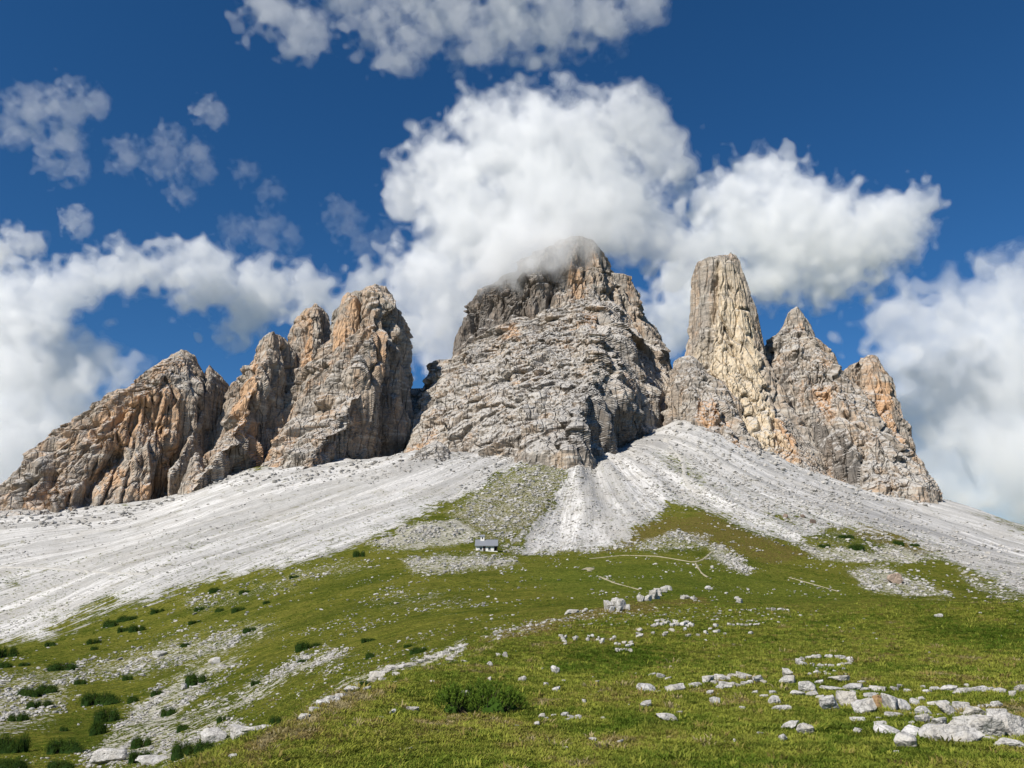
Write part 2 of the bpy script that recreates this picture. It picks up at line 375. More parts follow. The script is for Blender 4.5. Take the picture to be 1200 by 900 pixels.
def ground_material():
    s = NT('ground_cover')
    pos = s.pos()
    fall = s.attr('fall', out='Vector')
    a_s, a_st, a_d, a_g, a_l = (s.attr(k) for k in ('scree', 'stony', 'dry', 'grey', 'lush'))
    n_big = s.noise(pos, .05, 5, .6); n_mid = s.noise(pos, .45, 5, .62); n_fine = s.noise(pos, 4.0, 5, .65); n_far = s.noise(pos, .16, 6, .68)
    # grass
    g = s.mix(s.step(n_mid, .32, .68), (.075, .098, .012), (.275, .258, .042))
    g = s.mix(s.math('MULTIPLY', s.step(n_big, .42, .60), .75), g, (.235, .215, .040))
    g = s.mix(s.math('MULTIPLY', s.step(s.noise(pos, .021, 5, .6), .50, .38), .6), g, (.060, .085, .010))
    g = s.mix(s.math('MULTIPLY', a_l, .6), g, (.150, .200, .028))
    drf = s.step(s.math('ADD', a_d, s.math('MULTIPLY_ADD', n_far, 1.5, -.82)), .08, .66)
    g = s.mix(s.math('MULTIPLY', drf, .85), g, s.mix(n_fine, (.15, .095, .024), (.27, .205, .070)))
    g = s.mix(s.math('MULTIPLY', s.step(s.noise(pos, .9, 3, .5), .64, .70), .7), g, (.070, .038, .022))
    g = s.mix(s.step(n_fine, .3, .75), s.mix(.55, g, (.022, .032, .006)), g)
    n_t = s.noise(pos, 1.1, 6, .78)
    g = s.mix(s.math('MULTIPLY', s.step(n_t, .58, .42), .75), g, s.mix(.72, g, (.030, .042, .009)))
    g = s.mix(s.math('MULTIPLY', s.step(n_t, .56, .68), .5), g, (.25, .225, .07))
    # loose stone
    v = s.n('ShaderNodeVectorMath', operation='MULTIPLY'); s.put(v.inputs[0], fall); v.inputs[1].default_value = (1, .035, 0)
    st0 = s.noise(v.outputs[0], .035, 4, .6); st1 = s.noise(v.outputs[0], .16, 5, .65); st2 = s.noise(v.outputs[0], .55, 4, .6)
    c = s.mix(s.step(st1, .35, .65), (.67, .65, .62), (.52, .505, .48))
    c = s.mix(s.math('MULTIPLY', s.step(st0, .42, .60), .75), c, (.33, .32, .30))
    c = s.mix(s.math('MULTIPLY', s.step(s.noise(pos, .028, 6, .65), .48, .64), .55), c, (.40, .375, .335))
    c = s.mix(s.step(st2, .48, .68), c, (.30, .29, .27))
    v4 = s.n('ShaderNodeVectorMath', operation='MULTIPLY'); s.put(v4.inputs[0], fall); v4.inputs[1].default_value = (1, .16, 0)
    c = s.mix(s.math('MULTIPLY', s.step(s.noise(v4.outputs[0], .42, 6, .8), .54, .66), .85), c, (.20, .195, .17))
    c = s.mix(s.math('MULTIPLY', s.step(s.noise(pos, .9, 5, .8), .55, .66), .7), c, (.24, .23, .21))
    c = s.mix(s.step(s.voro(pos, .8), .0, .35), s.mix(.6, c, (.62, .60, .57)), c)
    c = s.mix(s.math('MULTIPLY', s.step(s.math('ADD', s.math('MULTIPLY', st1, .5), s.math('MULTIPLY', n_far, .6)), .60, .70), .7), c, (.20, .19, .12))
    c = s.mix(s.math('MULTIPLY', a_g, s.step(st1, .3, .62)), c, (.235, .23, .225))
    # how they meet
    e = s.math('ADD', s.math('MULTIPLY_ADD', n_far, 1.3, -.65), s.math('ADD', s.math('MULTIPLY_ADD', st2, 1.1, -.55), s.math('MULTIPLY_ADD', st1, .7, -.35)))
    f_s = s.step(s.math('ADD', s.math('MULTIPLY', a_s, 1.12), e), .42, .58)
    amt = s.math('ADD', a_st, s.math('ADD', s.math('MULTIPLY_ADD', n_far, 1.0, -.5), s.math('MULTIPLY_ADD', st2, .7, -.35)))
    v1 = s.voro(pos, .95); v2 = s.voro(pos, .36); v3 = s.voro(pos, 2.6)
    f_t = s.math('MAXIMUM', s.step(s.math('SUBTRACT', s.math('MULTIPLY', amt, .62), v1), -.03, .05), s.step(s.math('SUBTRACT', s.math('MULTIPLY', amt, .42), v2), -.03, .05))
    f_t = s.math('MAXIMUM', f_t, s.step(s.math('SUBTRACT', s.math('MULTIPLY', amt, .52), v3), -.03, .05))
    stone = s.mix(s.step(n_mid, .3, .7), (.46, .435, .36), (.36, .34, .28))
    col = s.mix(f_t, g, stone)
    col = s.mix(f_s, col, c)
    h = s.math('ADD', s.math('MULTIPLY', n_fine, .05), s.math('MULTIPLY', n_mid, .22))
    h = s.math('ADD', h, s.math('MULTIPLY', n_far, .9))
    s.b.inputs['Specular IOR Level'].default_value = 0.0
    return s.done(col, 1.0, s.bump(s.math('ADD', h, s.math('MULTIPLY', n_t, .35)), .9, 1.0))

idx = np.arange(NT_ * NR_).reshape(NR_, NT_)
a = idx[:-1]; b = idx[1:]
faces = np.stack([a, b, np.roll(b, -1, 1), np.roll(a, -1, 1)], -1).reshape(-1, 4)
gm = make_mesh('ground', np.stack([GX, GY, GZ], -1).reshape(-1, 3), faces[:, ::-1], True,
    dict(scree=scree.ravel(), stony=stony.ravel(), dry=dry.ravel(), grey=grey.ravel(), lush=lush.ravel(),
         fall=np.stack([PHI * 700, RHO, GZ], -1).reshape(-1, 3)), ground_material())
link('ground', gm, kind='structure')
print('ground', time.time() - T0)

# ------------------------------------------------------------------ rock faces
def rock_material():
    s = NT('limestone_cliff')
    pos = s.pos(); geo = s.n('ShaderNodeNewGeometry')
    a_w, a_y, a_k, a_p = (s.attr(k) for k in ('warm', 'yellow', 'dark', 'pale'))
    vert = s.scale(pos, (1, 1, .22)); lay = s.scale(pos, (.12, .12, 1))
    n1 = s.noise(pos, .018, 6, .62); n2 = s.noise(vert, .09, 6, .65); n3 = s.noise(lay, .16, 5, .6); n4 = s.noise(pos, .22, 6, .7); n5 = s.noise(vert, .035, 5, .6)
    c = s.mix(s.step(n1, .3, .7), (.385, .335, .275), (.235, .208, .178))
    c = s.mix(s.math('MULTIPLY', s.step(s.noise(vert, .028, 5, .65), .44, .64), .6), c, (.45, .33, .225))
    c = s.mix(s.step(n3, .54, .62), c, (.44, .40, .345))
    c = s.mix(s.math('MULTIPLY', s.step(n3, .44, .38), .55), c, (.17, .155, .135))
    c = s.mix(s.math('MULTIPLY', s.step(n4, .5, .72), .6), c, (.47, .45, .415))
    wf = s.step(s.math('ADD', a_w, s.math('ADD', s.math('MULTIPLY_ADD', n5, 1.5, -.75), s.math('MULTIPLY_ADD', n4, 1.0, -.5))), .26, .78)
    c = s.mix(s.math('MULTIPLY', wf, .85), c, s.mix(n2, (.53, .285, .140), (.55, .375, .225)))
    yf = s.step(s.math('ADD', a_y, s.math('ADD', s.math('MULTIPLY_ADD', n2, 1.0, -.5), s.math('MULTIPLY_ADD', n5, .8, -.4))), .12, .80)
    c = s.mix(yf, c, s.mix(s.step(n4, .3, .7), (.60, .47, .31), (.60, .52, .40)))
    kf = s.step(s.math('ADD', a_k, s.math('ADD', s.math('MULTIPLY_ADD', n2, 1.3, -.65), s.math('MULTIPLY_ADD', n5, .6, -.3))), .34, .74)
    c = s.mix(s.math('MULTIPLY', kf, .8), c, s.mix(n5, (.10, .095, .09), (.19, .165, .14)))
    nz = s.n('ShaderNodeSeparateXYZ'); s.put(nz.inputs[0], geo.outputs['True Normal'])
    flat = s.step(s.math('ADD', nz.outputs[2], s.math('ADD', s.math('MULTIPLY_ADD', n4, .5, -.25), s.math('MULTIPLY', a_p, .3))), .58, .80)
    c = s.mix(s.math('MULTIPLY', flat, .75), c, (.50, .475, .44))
    crack = s.step(s.voro(s.scale(pos, (1, 1, .09)), .075, 'DISTANCE_TO_EDGE'), 0, .06)
    c = s.mix(s.math('MULTIPLY_ADD', crack, -.4, .4), c, (.10, .09, .08))
    h = s.math('ADD', s.math('MULTIPLY', n2, 3.5), s.math('ADD', s.math('MULTIPLY', n3, 4.0), s.math('MULTIPLY', n4, 2.2)))
    h = s.math('ADD', h, s.math('ADD', s.math('MULTIPLY', s.math('MINIMUM', s.voro(vert, .16, 'DISTANCE_TO_EDGE'), .18), 7.0), s.math('MULTIPLY', crack, 2.0)))
    s.b.inputs['Specular IOR Level'].default_value = .05
    return s.done(c, .95, s.bump(h, .85, 1.0))
ROCK = rock_material()

SEC = dict(
  block=[(-1, .25), (-.86, -.6), (-.3, -.95), (.25, -1), (.80, -.75), (1, .1), (.7, .9), (-.6, .95)],
  prow=[(-1, .0), (-.66, -.45), (-.1, -.80), (.28, -1), (.48, -.80), (.80, -.32), (1, .08), (.5, .95), (-.5, .95)],
  round=[(-1, 0), (-.8, -.55), (-.4, -.9), (.1, -1), (.55, -.86), (.88, -.45), (1, .1), (.6, .85), (-.5, .9)],
)
def loft(name, rows, sec='round', rib=(9, 46), ribs2=(4.5, 17), strata=(2.4, 17), rough=2.6, dip=.06, cuts=(), warm=(), yellow=(), dark=(), pale=0.0, seed=0.0, jag=7.0, base_warm=0.0, base_dark=0.2, ystep=1.25, topflat=False):
    """closed rock body: rows = (v, uL, uR, Yc, half depth) from the summit down"""
    rows = list(rows); r_ = rows[-1]
    rows.append((r_[0] + 42, r_[1], r_[2], r_[3] - 4, r_[4] + 10))
    rows = np.array(rows, float)
    v0, v1 = rows[0, 0], rows[-1, 0]
    nv = int((v1 - v0) / ystep) + 2
    t = np.linspace(0, 1, nv); v = v0 + (v1 - v0) * t
    L, Rr, Yc, B = (np.interp(v, rows[:, 0], rows[:, k]) for k in (1, 2, 3, 4))
    pl, pr = unproj(L, v, Yc), unproj(Rr, v, Yc)
    cx, ha, zz = (pl[:, 0] + pr[:, 0]) / 2, (pr[:, 0] - pl[:, 0]) / 2, pl[:, 2]
    wpx = float((rows[:, 2] - rows[:, 1]).max())
    s = SEC[sec]; k = len(s); s = np.array(s + [s[0]])
    seg = np.hypot(*(np.diff(s, axis=0).T)); seg = seg * np.where(s[:-1, 1] + s[1:, 1] > .8, .12, 1.0)
    cum = np.concatenate([[0], np.cumsum(seg)]); nf = int(wpx * 1.15) + 40
    w = np.linspace(0, cum[-1], nf, endpoint=False)
    sx, sy = np.interp(w, cum, s[:, 0]), np.interp(w, cum, s[:, 1])
    ks = max(3, nf // 60)                                    # round the corners a little
    ker = np.hanning(ks + 2)[1:-1]; ker /= ker.sum()
    def sm(x):
        y = np.concatenate([x[-ks:], x, x[:ks]]); return np.convolve(y, ker, 'same')[ks:-ks]
    sx, sy = sm(sx), sm(sy); sx /= np.abs(sx).max()
    X = cx[:, None] + ha[:, None] * sx; Y = Yc[:, None] + B[:, None] * sy; ZZ = np.repeat(zz[:, None], nf, 1)
    # outward direction in plan
    dX = np.roll(X, -1, 1) - np.roll(X, 1, 1); dY = np.roll(Y, -1, 1) - np.roll(Y, 1, 1)
    ln = np.hypot(dX, dY) + 1e-6; NX, NY = dY / ln, -dX / ln
    if (NX[nv // 2] * (X[nv // 2] - cx[nv // 2]) + NY[nv // 2] * (Y[nv // 2] - Yc[nv // 2])).mean() < 0: NX, NY = -NX, -NY
    p = np.stack([X, Y, ZZ], -1) + seed * 37.7
    fade = sstep(0, .10, t)[:, None] * .75 + .25
    small = np.clip(np.minimum(ha, B) / 45, .22, 1)[:, None]
    warp = np.stack([pnoise(p / 60 + 3), pnoise(p / 60 + 9), pnoise(p / 60 + 14)], -1) * 7
    pw = p + warp
    crease = lambda q, o: np.minimum(2.6 * np.abs(fbm(q, o, .5)), 1.0)          # 0 in a narrow crack, 1 on the pillar
    D = rib[0] * small * (crease(pw * np.array((1, 1, .09)) / rib[1], 2) - .6)
    D += rib[0] * .80 * small * facet(pw, rib[1] * 1.0, 6.5, seed + 1, 1.3) + ribs2[0] * .95 * small * facet(pw, ribs2[1], 6.0, seed + 2, 1.3)
    D += rough * .42 * facet(p + warp * .3, 7.0, 4.0, seed + 3) + rough * .26 * facet(p, 3.2, 2.0, seed + 4)
    for lam, dp in ((23, 6.5), (11, 4.2), (6, 2.2)):                                    # joints: straight narrow vertical cracks
        nq = pnoise(p * np.array((1, 1, .07)) / lam + lam)
        D -= dp * small * np.exp(-(nq / .05) ** 2) * sstep(-.25, .15, pnoise(p / np.array((40, 40, 90)) + lam * 2))
    zw = ZZ + dip * X * 1.0 + 2.5 * pnoise(p / 70 + 1.7) + .5 * pnoise(p / 13 + 7) + 1.2 * facet(p, 30, 2.0, seed + 8)
    for P_, am in ((strata[1], strata[0]),):
        lv = zw / P_ + .9 * pnoise(np.stack([0 * ZZ, 0 * ZZ, ZZ], -1) / 47 + P_) + .4 * pnoise(p / 90 + P_); fr = lv % 1.0
        D += (.25 + .8 * np.modf(np.abs(np.sin(np.floor(lv) * 12.9898 + P_) * 43758.5))[0]) * am * (np.where(fr < .78, fr / .78, (1 - fr) / .22) - .5) * sstep(-.05, .4, pnoise(p / 34 + P_ * 2.3))
    D += rough * .2 * fbm(p * np.array((1, 1, .5)) / 7, 3, .6)
    D *= fade
    # gullies and buttresses seen in the photo: (points (u, v), half width px, depth m; negative = buttress)
    U, V, DC = proj(np.stack([X, Y, ZZ], -1)); front = sy[None, :] < .35
    uj = U + 3.5 * pnoise(np.stack([U / 14, V / 14, 0 * U], -1)) + 1.6 * pnoise(np.stack([U / 5, V / 5, 0 * U + 3], -1))
    for pts, wd, dep in cuts:
        d = line_d(uj, V, pts)
        D -= dep * np.exp(-(d / wd) ** 2) * front
    X = X + NX * D; Y = Y + NY * D
    jz = jag * (fbm(np.stack([X, Y, 0 * X], -1) / 14 + seed, 3, .55) + .6 * pnoise(np.stack([X, Y, 0 * X], -1) / 45 + seed))
    ZZ = ZZ + jz * (1 - sstep(0, .16, t))[:, None] + .22 * rough * pnoise(p / 9 + 31)
    def paint(lst, base=0.0):
        m = np.full(X.shape, base)
        uu, vv = U + 5 * pnoise(np.stack([U / 11, V / 18, 0 * U + 5], -1)), V + 5 * pnoise(np.stack([U / 13, V / 16, 0 * U + 8], -1))
        for poly, amt in lst: m = np.maximum(m, amt * soft(uu, vv, poly, 6))
        return m
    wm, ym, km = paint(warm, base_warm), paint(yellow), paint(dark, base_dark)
    i = np.arange(nv * nf).reshape(nv, nf); a_ = i[:-1]; b_ = i[1:]
    f = np.stack([a_, np.roll(a_, -1, 1), np.roll(b_, -1, 1), b_], -1).reshape(-1, 4)
    top = np.array([[X[0].mean(), Y[0].mean(), ZZ[0].mean() + 1.5]])
    vs = np.concatenate([np.stack([X, Y, ZZ], -1).reshape(-1, 3), top])
    cap = np.stack([np.roll(i[0], -1), i[0], np.full(nf, nv * nf), np.full(nf, nv * nf)], -1)[:, :3]
    me = bpy.data.meshes.new(name)
    ap = lambda m: np.append(m.ravel(), m[0].mean())
    # orientation: outward
    c0 = vs[f[nf * (nv // 2), :]]; nrm = np.cross(c0[1] - c0[0], c0[3] - c0[0]); o_ = c0.mean(0) - np.array((cx[nv // 2], Yc[nv // 2], c0[:, 2].mean()))
    if nrm @ o_ < 0: f = f[:, ::-1]; cap = cap[:, ::-1]
    tri = np.concatenate([f[:, [0, 1, 2]], f[:, [0, 2, 3]], cap])
    return make_mesh(name, vs, tri, False, dict(warm=ap(wm), yellow=ap(ym), dark=ap(km), pale=np.full(len(vs), pale)), ROCK)

def peak(label, parts, **first):
    """parts: [(part name, mesh)]; one mesh -> one object, several -> an Empty at the foot with parts"""
    if len(parts) == 1:
        return link('rock_peak', parts[0][1], kind='structure', label=label, category='rock peak', group='limestone peaks above the scree')
    lo = min(np.array([v.co for v in m.vertices[:1]])[0].tolist()[2] for _, m in parts)
    e = link('rock_peak', None, kind='structure', label=label, category='rock peak', group='limestone peaks above the scree')
    for nme, m in parts: link(nme, m, e)
    return e

# 1: long sloping massif on the left edge with its right-hand pinnacle and low foot band
peak('long tan and grey cliff sloping down to the left picture edge', [
 ('main_wall', loft('main_wall', [(413, 214, 221, 965, 12), (418, 206, 228, 965, 18), (430, 199, 233, 965, 32), (440, 182, 237, 962, 45), (452, 174, 241, 960, 55), (465, 158, 244, 958, 65), (475, 140, 246, 955, 75), (482, 130, 247, 955, 80), (495, 110, 247, 955, 86), (510, 94, 246, 955, 92), (522, 76, 246, 952, 98), (535, 62, 245, 950, 105), (548, 47, 244, 950, 112), (570, 28, 242, 948, 120), (590, 10, 240, 945, 130), (610, -40, 236, 940, 140), (630, -80, 220, 940, 150)],
   'block', rib=(8, 34), strata=(1.8, 19), seed=1, base_warm=.4,
   cuts=[([(95, 590), (108, 565), (125, 545), (138, 532)], 7, 20), ([(205, 575), (213, 550), (206, 530)], 5, 10), ([(196, 560), (203, 545)], 4, 9), ([(110, 500), (85, 560), (75, 600)], 3, 7), ([(165, 470), (150, 520)], 3, 6), ([(60, 545), (40, 590)], 3, 6), ([(195, 440), (180, 500)], 3, 5), ([(28, 560), (18, 600)], 4, 9), ([(225, 450), (222, 560)], 6, -9)],
   warm=[([(100, 490), (200, 440), (225, 470), (205, 520), (130, 530), (90, 520)], .62), ([(90, 595), (100, 550), (140, 530), (150, 560), (110, 590)], .66), ([(15, 600), (40, 560), (80, 600)], .6), ([(150, 575), (200, 550), (215, 570), (170, 590)], .6)],
   dark=[([(215, 430), (240, 440), (250, 520), (232, 540), (222, 480)], .3), ([(18, 550), (35, 545), (40, 570), (15, 590)], .45)])),
 ('side_pinnacle', loft('side_pinnacle', [(431, 245, 249, 985, 8), (436, 240, 255, 985, 14), (443, 237, 262, 985, 22), (455, 234, 265, 982, 30), (480, 232, 264, 978, 38), (500, 230, 260, 970, 44), (530, 226, 252, 955, 60), (570, 215, 248, 940, 90)], 'prow', rib=(6, 26), seed=2, base_warm=.3, base_dark=.2, jag=4)),
 ('low_pinnacle', loft('low_pinnacle', [(531, 229, 233, 838, 5), (540, 224, 238, 836, 9), (555, 220, 242, 832, 14), (575, 214, 244, 828, 22)], 'round', rib=(3, 18), seed=3, base_warm=.25, jag=3)),
 ('foot_band', loft('foot_band', [(604, -90, 84, 815, 45), (608, -90, 86, 812, 50), (618, -90, 78, 806, 55), (630, -90, 60, 800, 60), (645, -90, 30, 795, 65)], 'block', rib=(4, 30), strata=(4.0, 9), seed=4, base_warm=.12, base_dark=.12, jag=3, dip=.0)),
])
# 2, 3, 4: the group of three towers
peak('grey tower with an orange left edge, next to the sloping cliff', [
 ('wall', loft('wall', [(395, 312, 334, 990, 20), (399, 304, 338, 990, 26), (410, 300, 341, 990, 34), (420, 297, 343, 990, 40), (434, 290, 344, 988, 46), (438, 280, 345, 986, 50), (448, 271, 345, 984, 55), (475, 262, 344, 978, 66), (500, 258, 340, 970, 78), (530, 251, 334, 958, 98), (555, 245, 325, 945, 120), (590, 235, 310, 935, 150)],
   'prow', rib=(8, 28), strata=(1.5, 14), seed=5, base_warm=.34,
   cuts=[([(283, 440), (276, 470)], 3, 8), ([(333, 410), (340, 450), (338, 480)], 4, 12), ([(300, 505), (290, 540), (285, 560)], 4, 10), ([(320, 430), (316, 500), (310, 530)], 3, 7)],
   warm=[([(296, 420), (306, 425), (300, 470), (285, 520), (268, 540), (275, 480)], .75), ([(295, 490), (318, 490), (312, 540), (290, 540)], .62)], dark=[([(310, 420), (340, 410), (342, 490), (325, 520), (312, 470)], .34)]))])
peak('narrow pointed tower with an orange streak, wedged between its neighbours', [
 ('wall', loft('wall', [(359, 366, 372, 1040, 8), (363, 358, 379, 1040, 14), (368, 352, 385, 1040, 20), (380, 344, 388, 1038, 27), (395, 338, 391, 1036, 34), (420, 334, 402, 1030, 44), (460, 326, 412, 1015, 60), (520, 318, 420, 980, 90)], 'prow', rib=(6, 24), seed=6, base_warm=.3,
   cuts=[([(357, 375), (353, 400), (350, 430)], 2.5, 7), ([(346, 395), (344, 430)], 2.5, 6)], warm=[([(358, 372), (368, 375), (366, 430), (354, 436)], .85), ([(372, 410), (388, 415), (380, 430), (368, 430)], .6)]))])
peak('broad grey tower with a flat jagged top and gullied lower walls', [
 ('wall', loft('wall', [(338, 432, 445, 1000, 14), (341, 422, 457, 1000, 22), (345, 409, 460, 1000, 28), (352, 403, 462, 1000, 33), (365, 399, 468, 998, 40), (385, 394, 474, 995, 50), (398, 390, 479, 992, 58), (412, 380, 483, 988, 68), (428, 366, 485, 984, 72), (442, 350, 486, 980, 80), (456, 343, 487, 976, 88), (475, 339, 486, 970, 98), (500, 332, 482, 962, 112), (520, 322, 476, 955, 126), (540, 312, 466, 948, 140), (556, 303, 456, 942, 152), (575, 300, 450, 938, 162), (595, 302, 446, 935, 170)],
   'prow', rib=(10, 38), strata=(1.7, 15), seed=7, base_warm=.32, pale=.15,
   cuts=[([(374, 478), (366, 500), (360, 525)], 4, 14), ([(392, 492), (390, 515), (384, 530)], 4.5, 16), ([(412, 475), (405, 510), (398, 540)], 3.5, 9), ([(420, 345), (412, 372), (405, 395)], 3, 10), ([(455, 370), (452, 430), (456, 480), (458, 530)], 5, 15), ([(466, 400), (464, 460)], 4, 10), ([(450, 350), (446, 400)], 3, -6), ([(440, 350), (430, 440)], 8, -5)],
   warm=[([(404, 350), (420, 350), (415, 385), (398, 395)], .72), ([(425, 415), (450, 410), (448, 470), (440, 440), (425, 425)], .6), ([(340, 470), (350, 470), (345, 530), (325, 560), (310, 560)], .45), ([(360, 540), (385, 520), (378, 545)], .6)],
   dark=[([(452, 380), (470, 400), (468, 540), (455, 560), (450, 470)], .6)])),
 ('top_knob', loft('top_knob', [(346, 406, 414, 985, 8), (350, 402, 420, 985, 12), (362, 399, 422, 984, 18), (385, 393, 424, 985, 30), (410, 388, 430, 985, 40)], 'round', rib=(4, 20), seed=8, base_warm=.62, jag=4))])
# 5: the central giant
peak('massive central peak with its dark summit wall in the cloud', [
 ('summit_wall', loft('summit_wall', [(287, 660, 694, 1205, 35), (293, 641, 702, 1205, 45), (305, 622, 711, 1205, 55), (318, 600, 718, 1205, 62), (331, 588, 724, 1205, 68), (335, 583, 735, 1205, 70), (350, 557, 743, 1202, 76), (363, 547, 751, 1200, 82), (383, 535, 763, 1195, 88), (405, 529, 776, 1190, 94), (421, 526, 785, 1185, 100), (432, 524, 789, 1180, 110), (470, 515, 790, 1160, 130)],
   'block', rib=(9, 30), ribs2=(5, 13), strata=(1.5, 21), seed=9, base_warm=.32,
   cuts=[([(651, 300), (648, 340), (640, 370)], 4, 13), ([(690, 290), (683, 325)], 3, 8), ([(610, 335), (606, 385)], 3, 8), ([(560, 355), (556, 405)], 3, 6), ([(583, 345), (580, 390)], 3, 6), ([(725, 335), (745, 380), (765, 420)], 3, 9)],
   warm=[([(612, 335), (645, 320), (640, 370), (615, 385)], .5), ([(535, 400), (552, 360), (552, 400)], .55), ([(655, 300), (690, 295), (700, 340), (665, 335)], .42)],
   dark=[([(528, 425), (545, 350), (600, 315), (660, 295), (655, 345), (640, 385), (580, 400)], .85), ([(720, 340), (760, 380), (785, 425), (760, 410), (735, 370)], .3)])),  # upper-left patch: dark stained rock with cloud shadow painted into its colour
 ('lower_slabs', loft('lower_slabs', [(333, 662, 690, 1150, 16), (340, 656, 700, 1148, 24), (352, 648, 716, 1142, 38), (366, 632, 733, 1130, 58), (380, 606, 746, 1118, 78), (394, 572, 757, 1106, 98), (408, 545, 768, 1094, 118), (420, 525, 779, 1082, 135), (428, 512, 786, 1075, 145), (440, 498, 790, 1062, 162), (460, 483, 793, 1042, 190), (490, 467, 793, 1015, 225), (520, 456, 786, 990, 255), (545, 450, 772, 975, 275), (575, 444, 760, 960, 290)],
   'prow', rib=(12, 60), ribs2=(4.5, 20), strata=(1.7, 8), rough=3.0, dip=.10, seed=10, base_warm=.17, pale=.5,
   cuts=[([(650, 385), (620, 400), (590, 425)], 6, -9), ([(690, 470), (700, 520)], 4, 11), ([(668, 465), (665, 520)], 3.5, 8), ([(655, 480), (650, 525)], 3, 7), ([(680, 370), (700, 420), (730, 470), (760, 505)], 9, -10), ([(735, 470), (760, 500)], 6, 12), ([(640, 500), (600, 520), (545, 552)], 4, -9), ([(478, 540), (492, 490), (500, 470)], 3.5, 9), ([(640, 470), (610, 500)], 4, 6)],
   warm=[([(680, 365), (705, 360), (710, 400), (690, 395)], .6), ([(590, 375), (612, 370), (610, 400), (585, 400)], .62), ([(470, 530), (500, 500), (510, 515), (490, 535)], .62), ([(720, 430), (750, 440), (745, 470), (725, 455)], .5), ([(590, 440), (610, 440), (600, 460)], .5)],
   dark=[([(655, 450), (690, 440), (740, 480), (760, 510), (720, 530), (690, 540), (650, 530)], .85), ([(605, 410), (650, 385), (660, 395), (625, 420)], .7), ([(620, 440), (660, 400), (680, 450), (640, 470)], .5), ([(580, 500), (620, 490), (560, 540), (545, 550)], .6)])),  # first patch paints the shade of the right-hand face into the rock colour
 ('left_saddle', loft('left_saddle', [(458, 478, 498, 1085, 14), (466, 470, 508, 1083, 22), (480, 458, 522, 1078, 32), (505, 446, 540, 1065, 46), (540, 436, 556, 1045, 60), (570, 430, 565, 1030, 70)], 'block', rib=(5, 26), seed=17, base_warm=.2, jag=4)),
 ('right_saddle', loft('right_saddle', [(436, 780, 796, 1075, 12), (446, 772, 804, 1073, 20), (465, 760, 814, 1065, 32), (490, 748, 822, 1052, 45), (520, 738, 830, 1035, 58)], 'block', rib=(5, 26), seed=18, base_warm=.15, jag=4)),
 ('dark_foot', loft('dark_foot', [(519, 508, 518, 770, 8), (525, 496, 526, 768, 14), (535, 486, 530, 762, 20), (548, 474, 530, 752, 28), (562, 462, 518, 738, 36), (575, 452, 500, 725, 45)], 'round', rib=(4, 22), strata=(2.6, 9), seed=11, base_dark=.62, jag=3))])
# 6: the slender yellow tower and its buttress
peak('slender pale yellow tower with a flat top, right of the central peak', [
 ('tower', loft('tower', [(305, 845, 857, 985, 16), (308, 822, 863, 985, 26), (312, 816, 867, 985, 30), (325, 813, 870, 984, 35), (350, 811, 879, 982, 41), (372, 810, 885, 979, 46), (390, 808, 888, 976, 50), (412, 803, 893, 972, 55), (430, 800, 896, 968, 60), (455, 800, 903, 962, 68), (488, 803, 918, 954, 80), (518, 810, 933, 946, 94), (545, 818, 945, 938, 108), (575, 820, 955, 930, 125)],
   'block', rib=(4.0, 32), ribs2=(1.6, 13), strata=(1.2, 11), rough=1.0, seed=12, base_warm=.25,
   cuts=[([(841, 309), (838, 350), (835, 375)], 3, 9), ([(850, 380), (862, 410), (868, 425)], 2.5, 5), ([(866, 340), (862, 360), (880, 362)], 2, 5), ([(835, 380), (828, 430)], 4, 6), ([(905, 480), (918, 530)], 4, 6)],
   yellow=[([(838, 306), (864, 306), (884, 360), (905, 470), (940, 545), (830, 545), (800, 430), (830, 380)], .42), ([(843, 350), (866, 350), (884, 372), (888, 400), (895, 440), (910, 480), (905, 535), (880, 535), (862, 490), (845, 455), (826, 435), (832, 395)], .75), ([(845, 310), (862, 315), (868, 340), (846, 345)], .35)],
   warm=[([(902, 470), (935, 520), (942, 545), (910, 540), (900, 500)], .8), ([(812, 320), (820, 320), (818, 360), (810, 360)], .6)], dark=[([(815, 315), (838, 312), (836, 370), (812, 400)], .3)])),
 ('left_buttress', loft('left_buttress', [(419, 797, 808, 925, 10), (426, 790, 818, 923, 18), (440, 786, 831, 919, 28), (456, 783, 846, 914, 40), (480, 776, 861, 905, 56), (497, 775, 867, 898, 66), (525, 783, 876, 885, 84), (560, 790, 885, 870, 110)],
   'round', rib=(5, 30), strata=(3.0, 9), rough=2.2, seed=13, base_warm=.2, pale=.2,
   warm=[([(818, 465), (842, 462), (850, 500), (830, 505), (815, 490)], .72), ([(855, 490), (866, 490), (876, 525), (856, 530)], .72)], dark=[([(776, 485), (800, 490), (850, 510), (850, 530), (800, 515), (775, 500)], .8)]))])
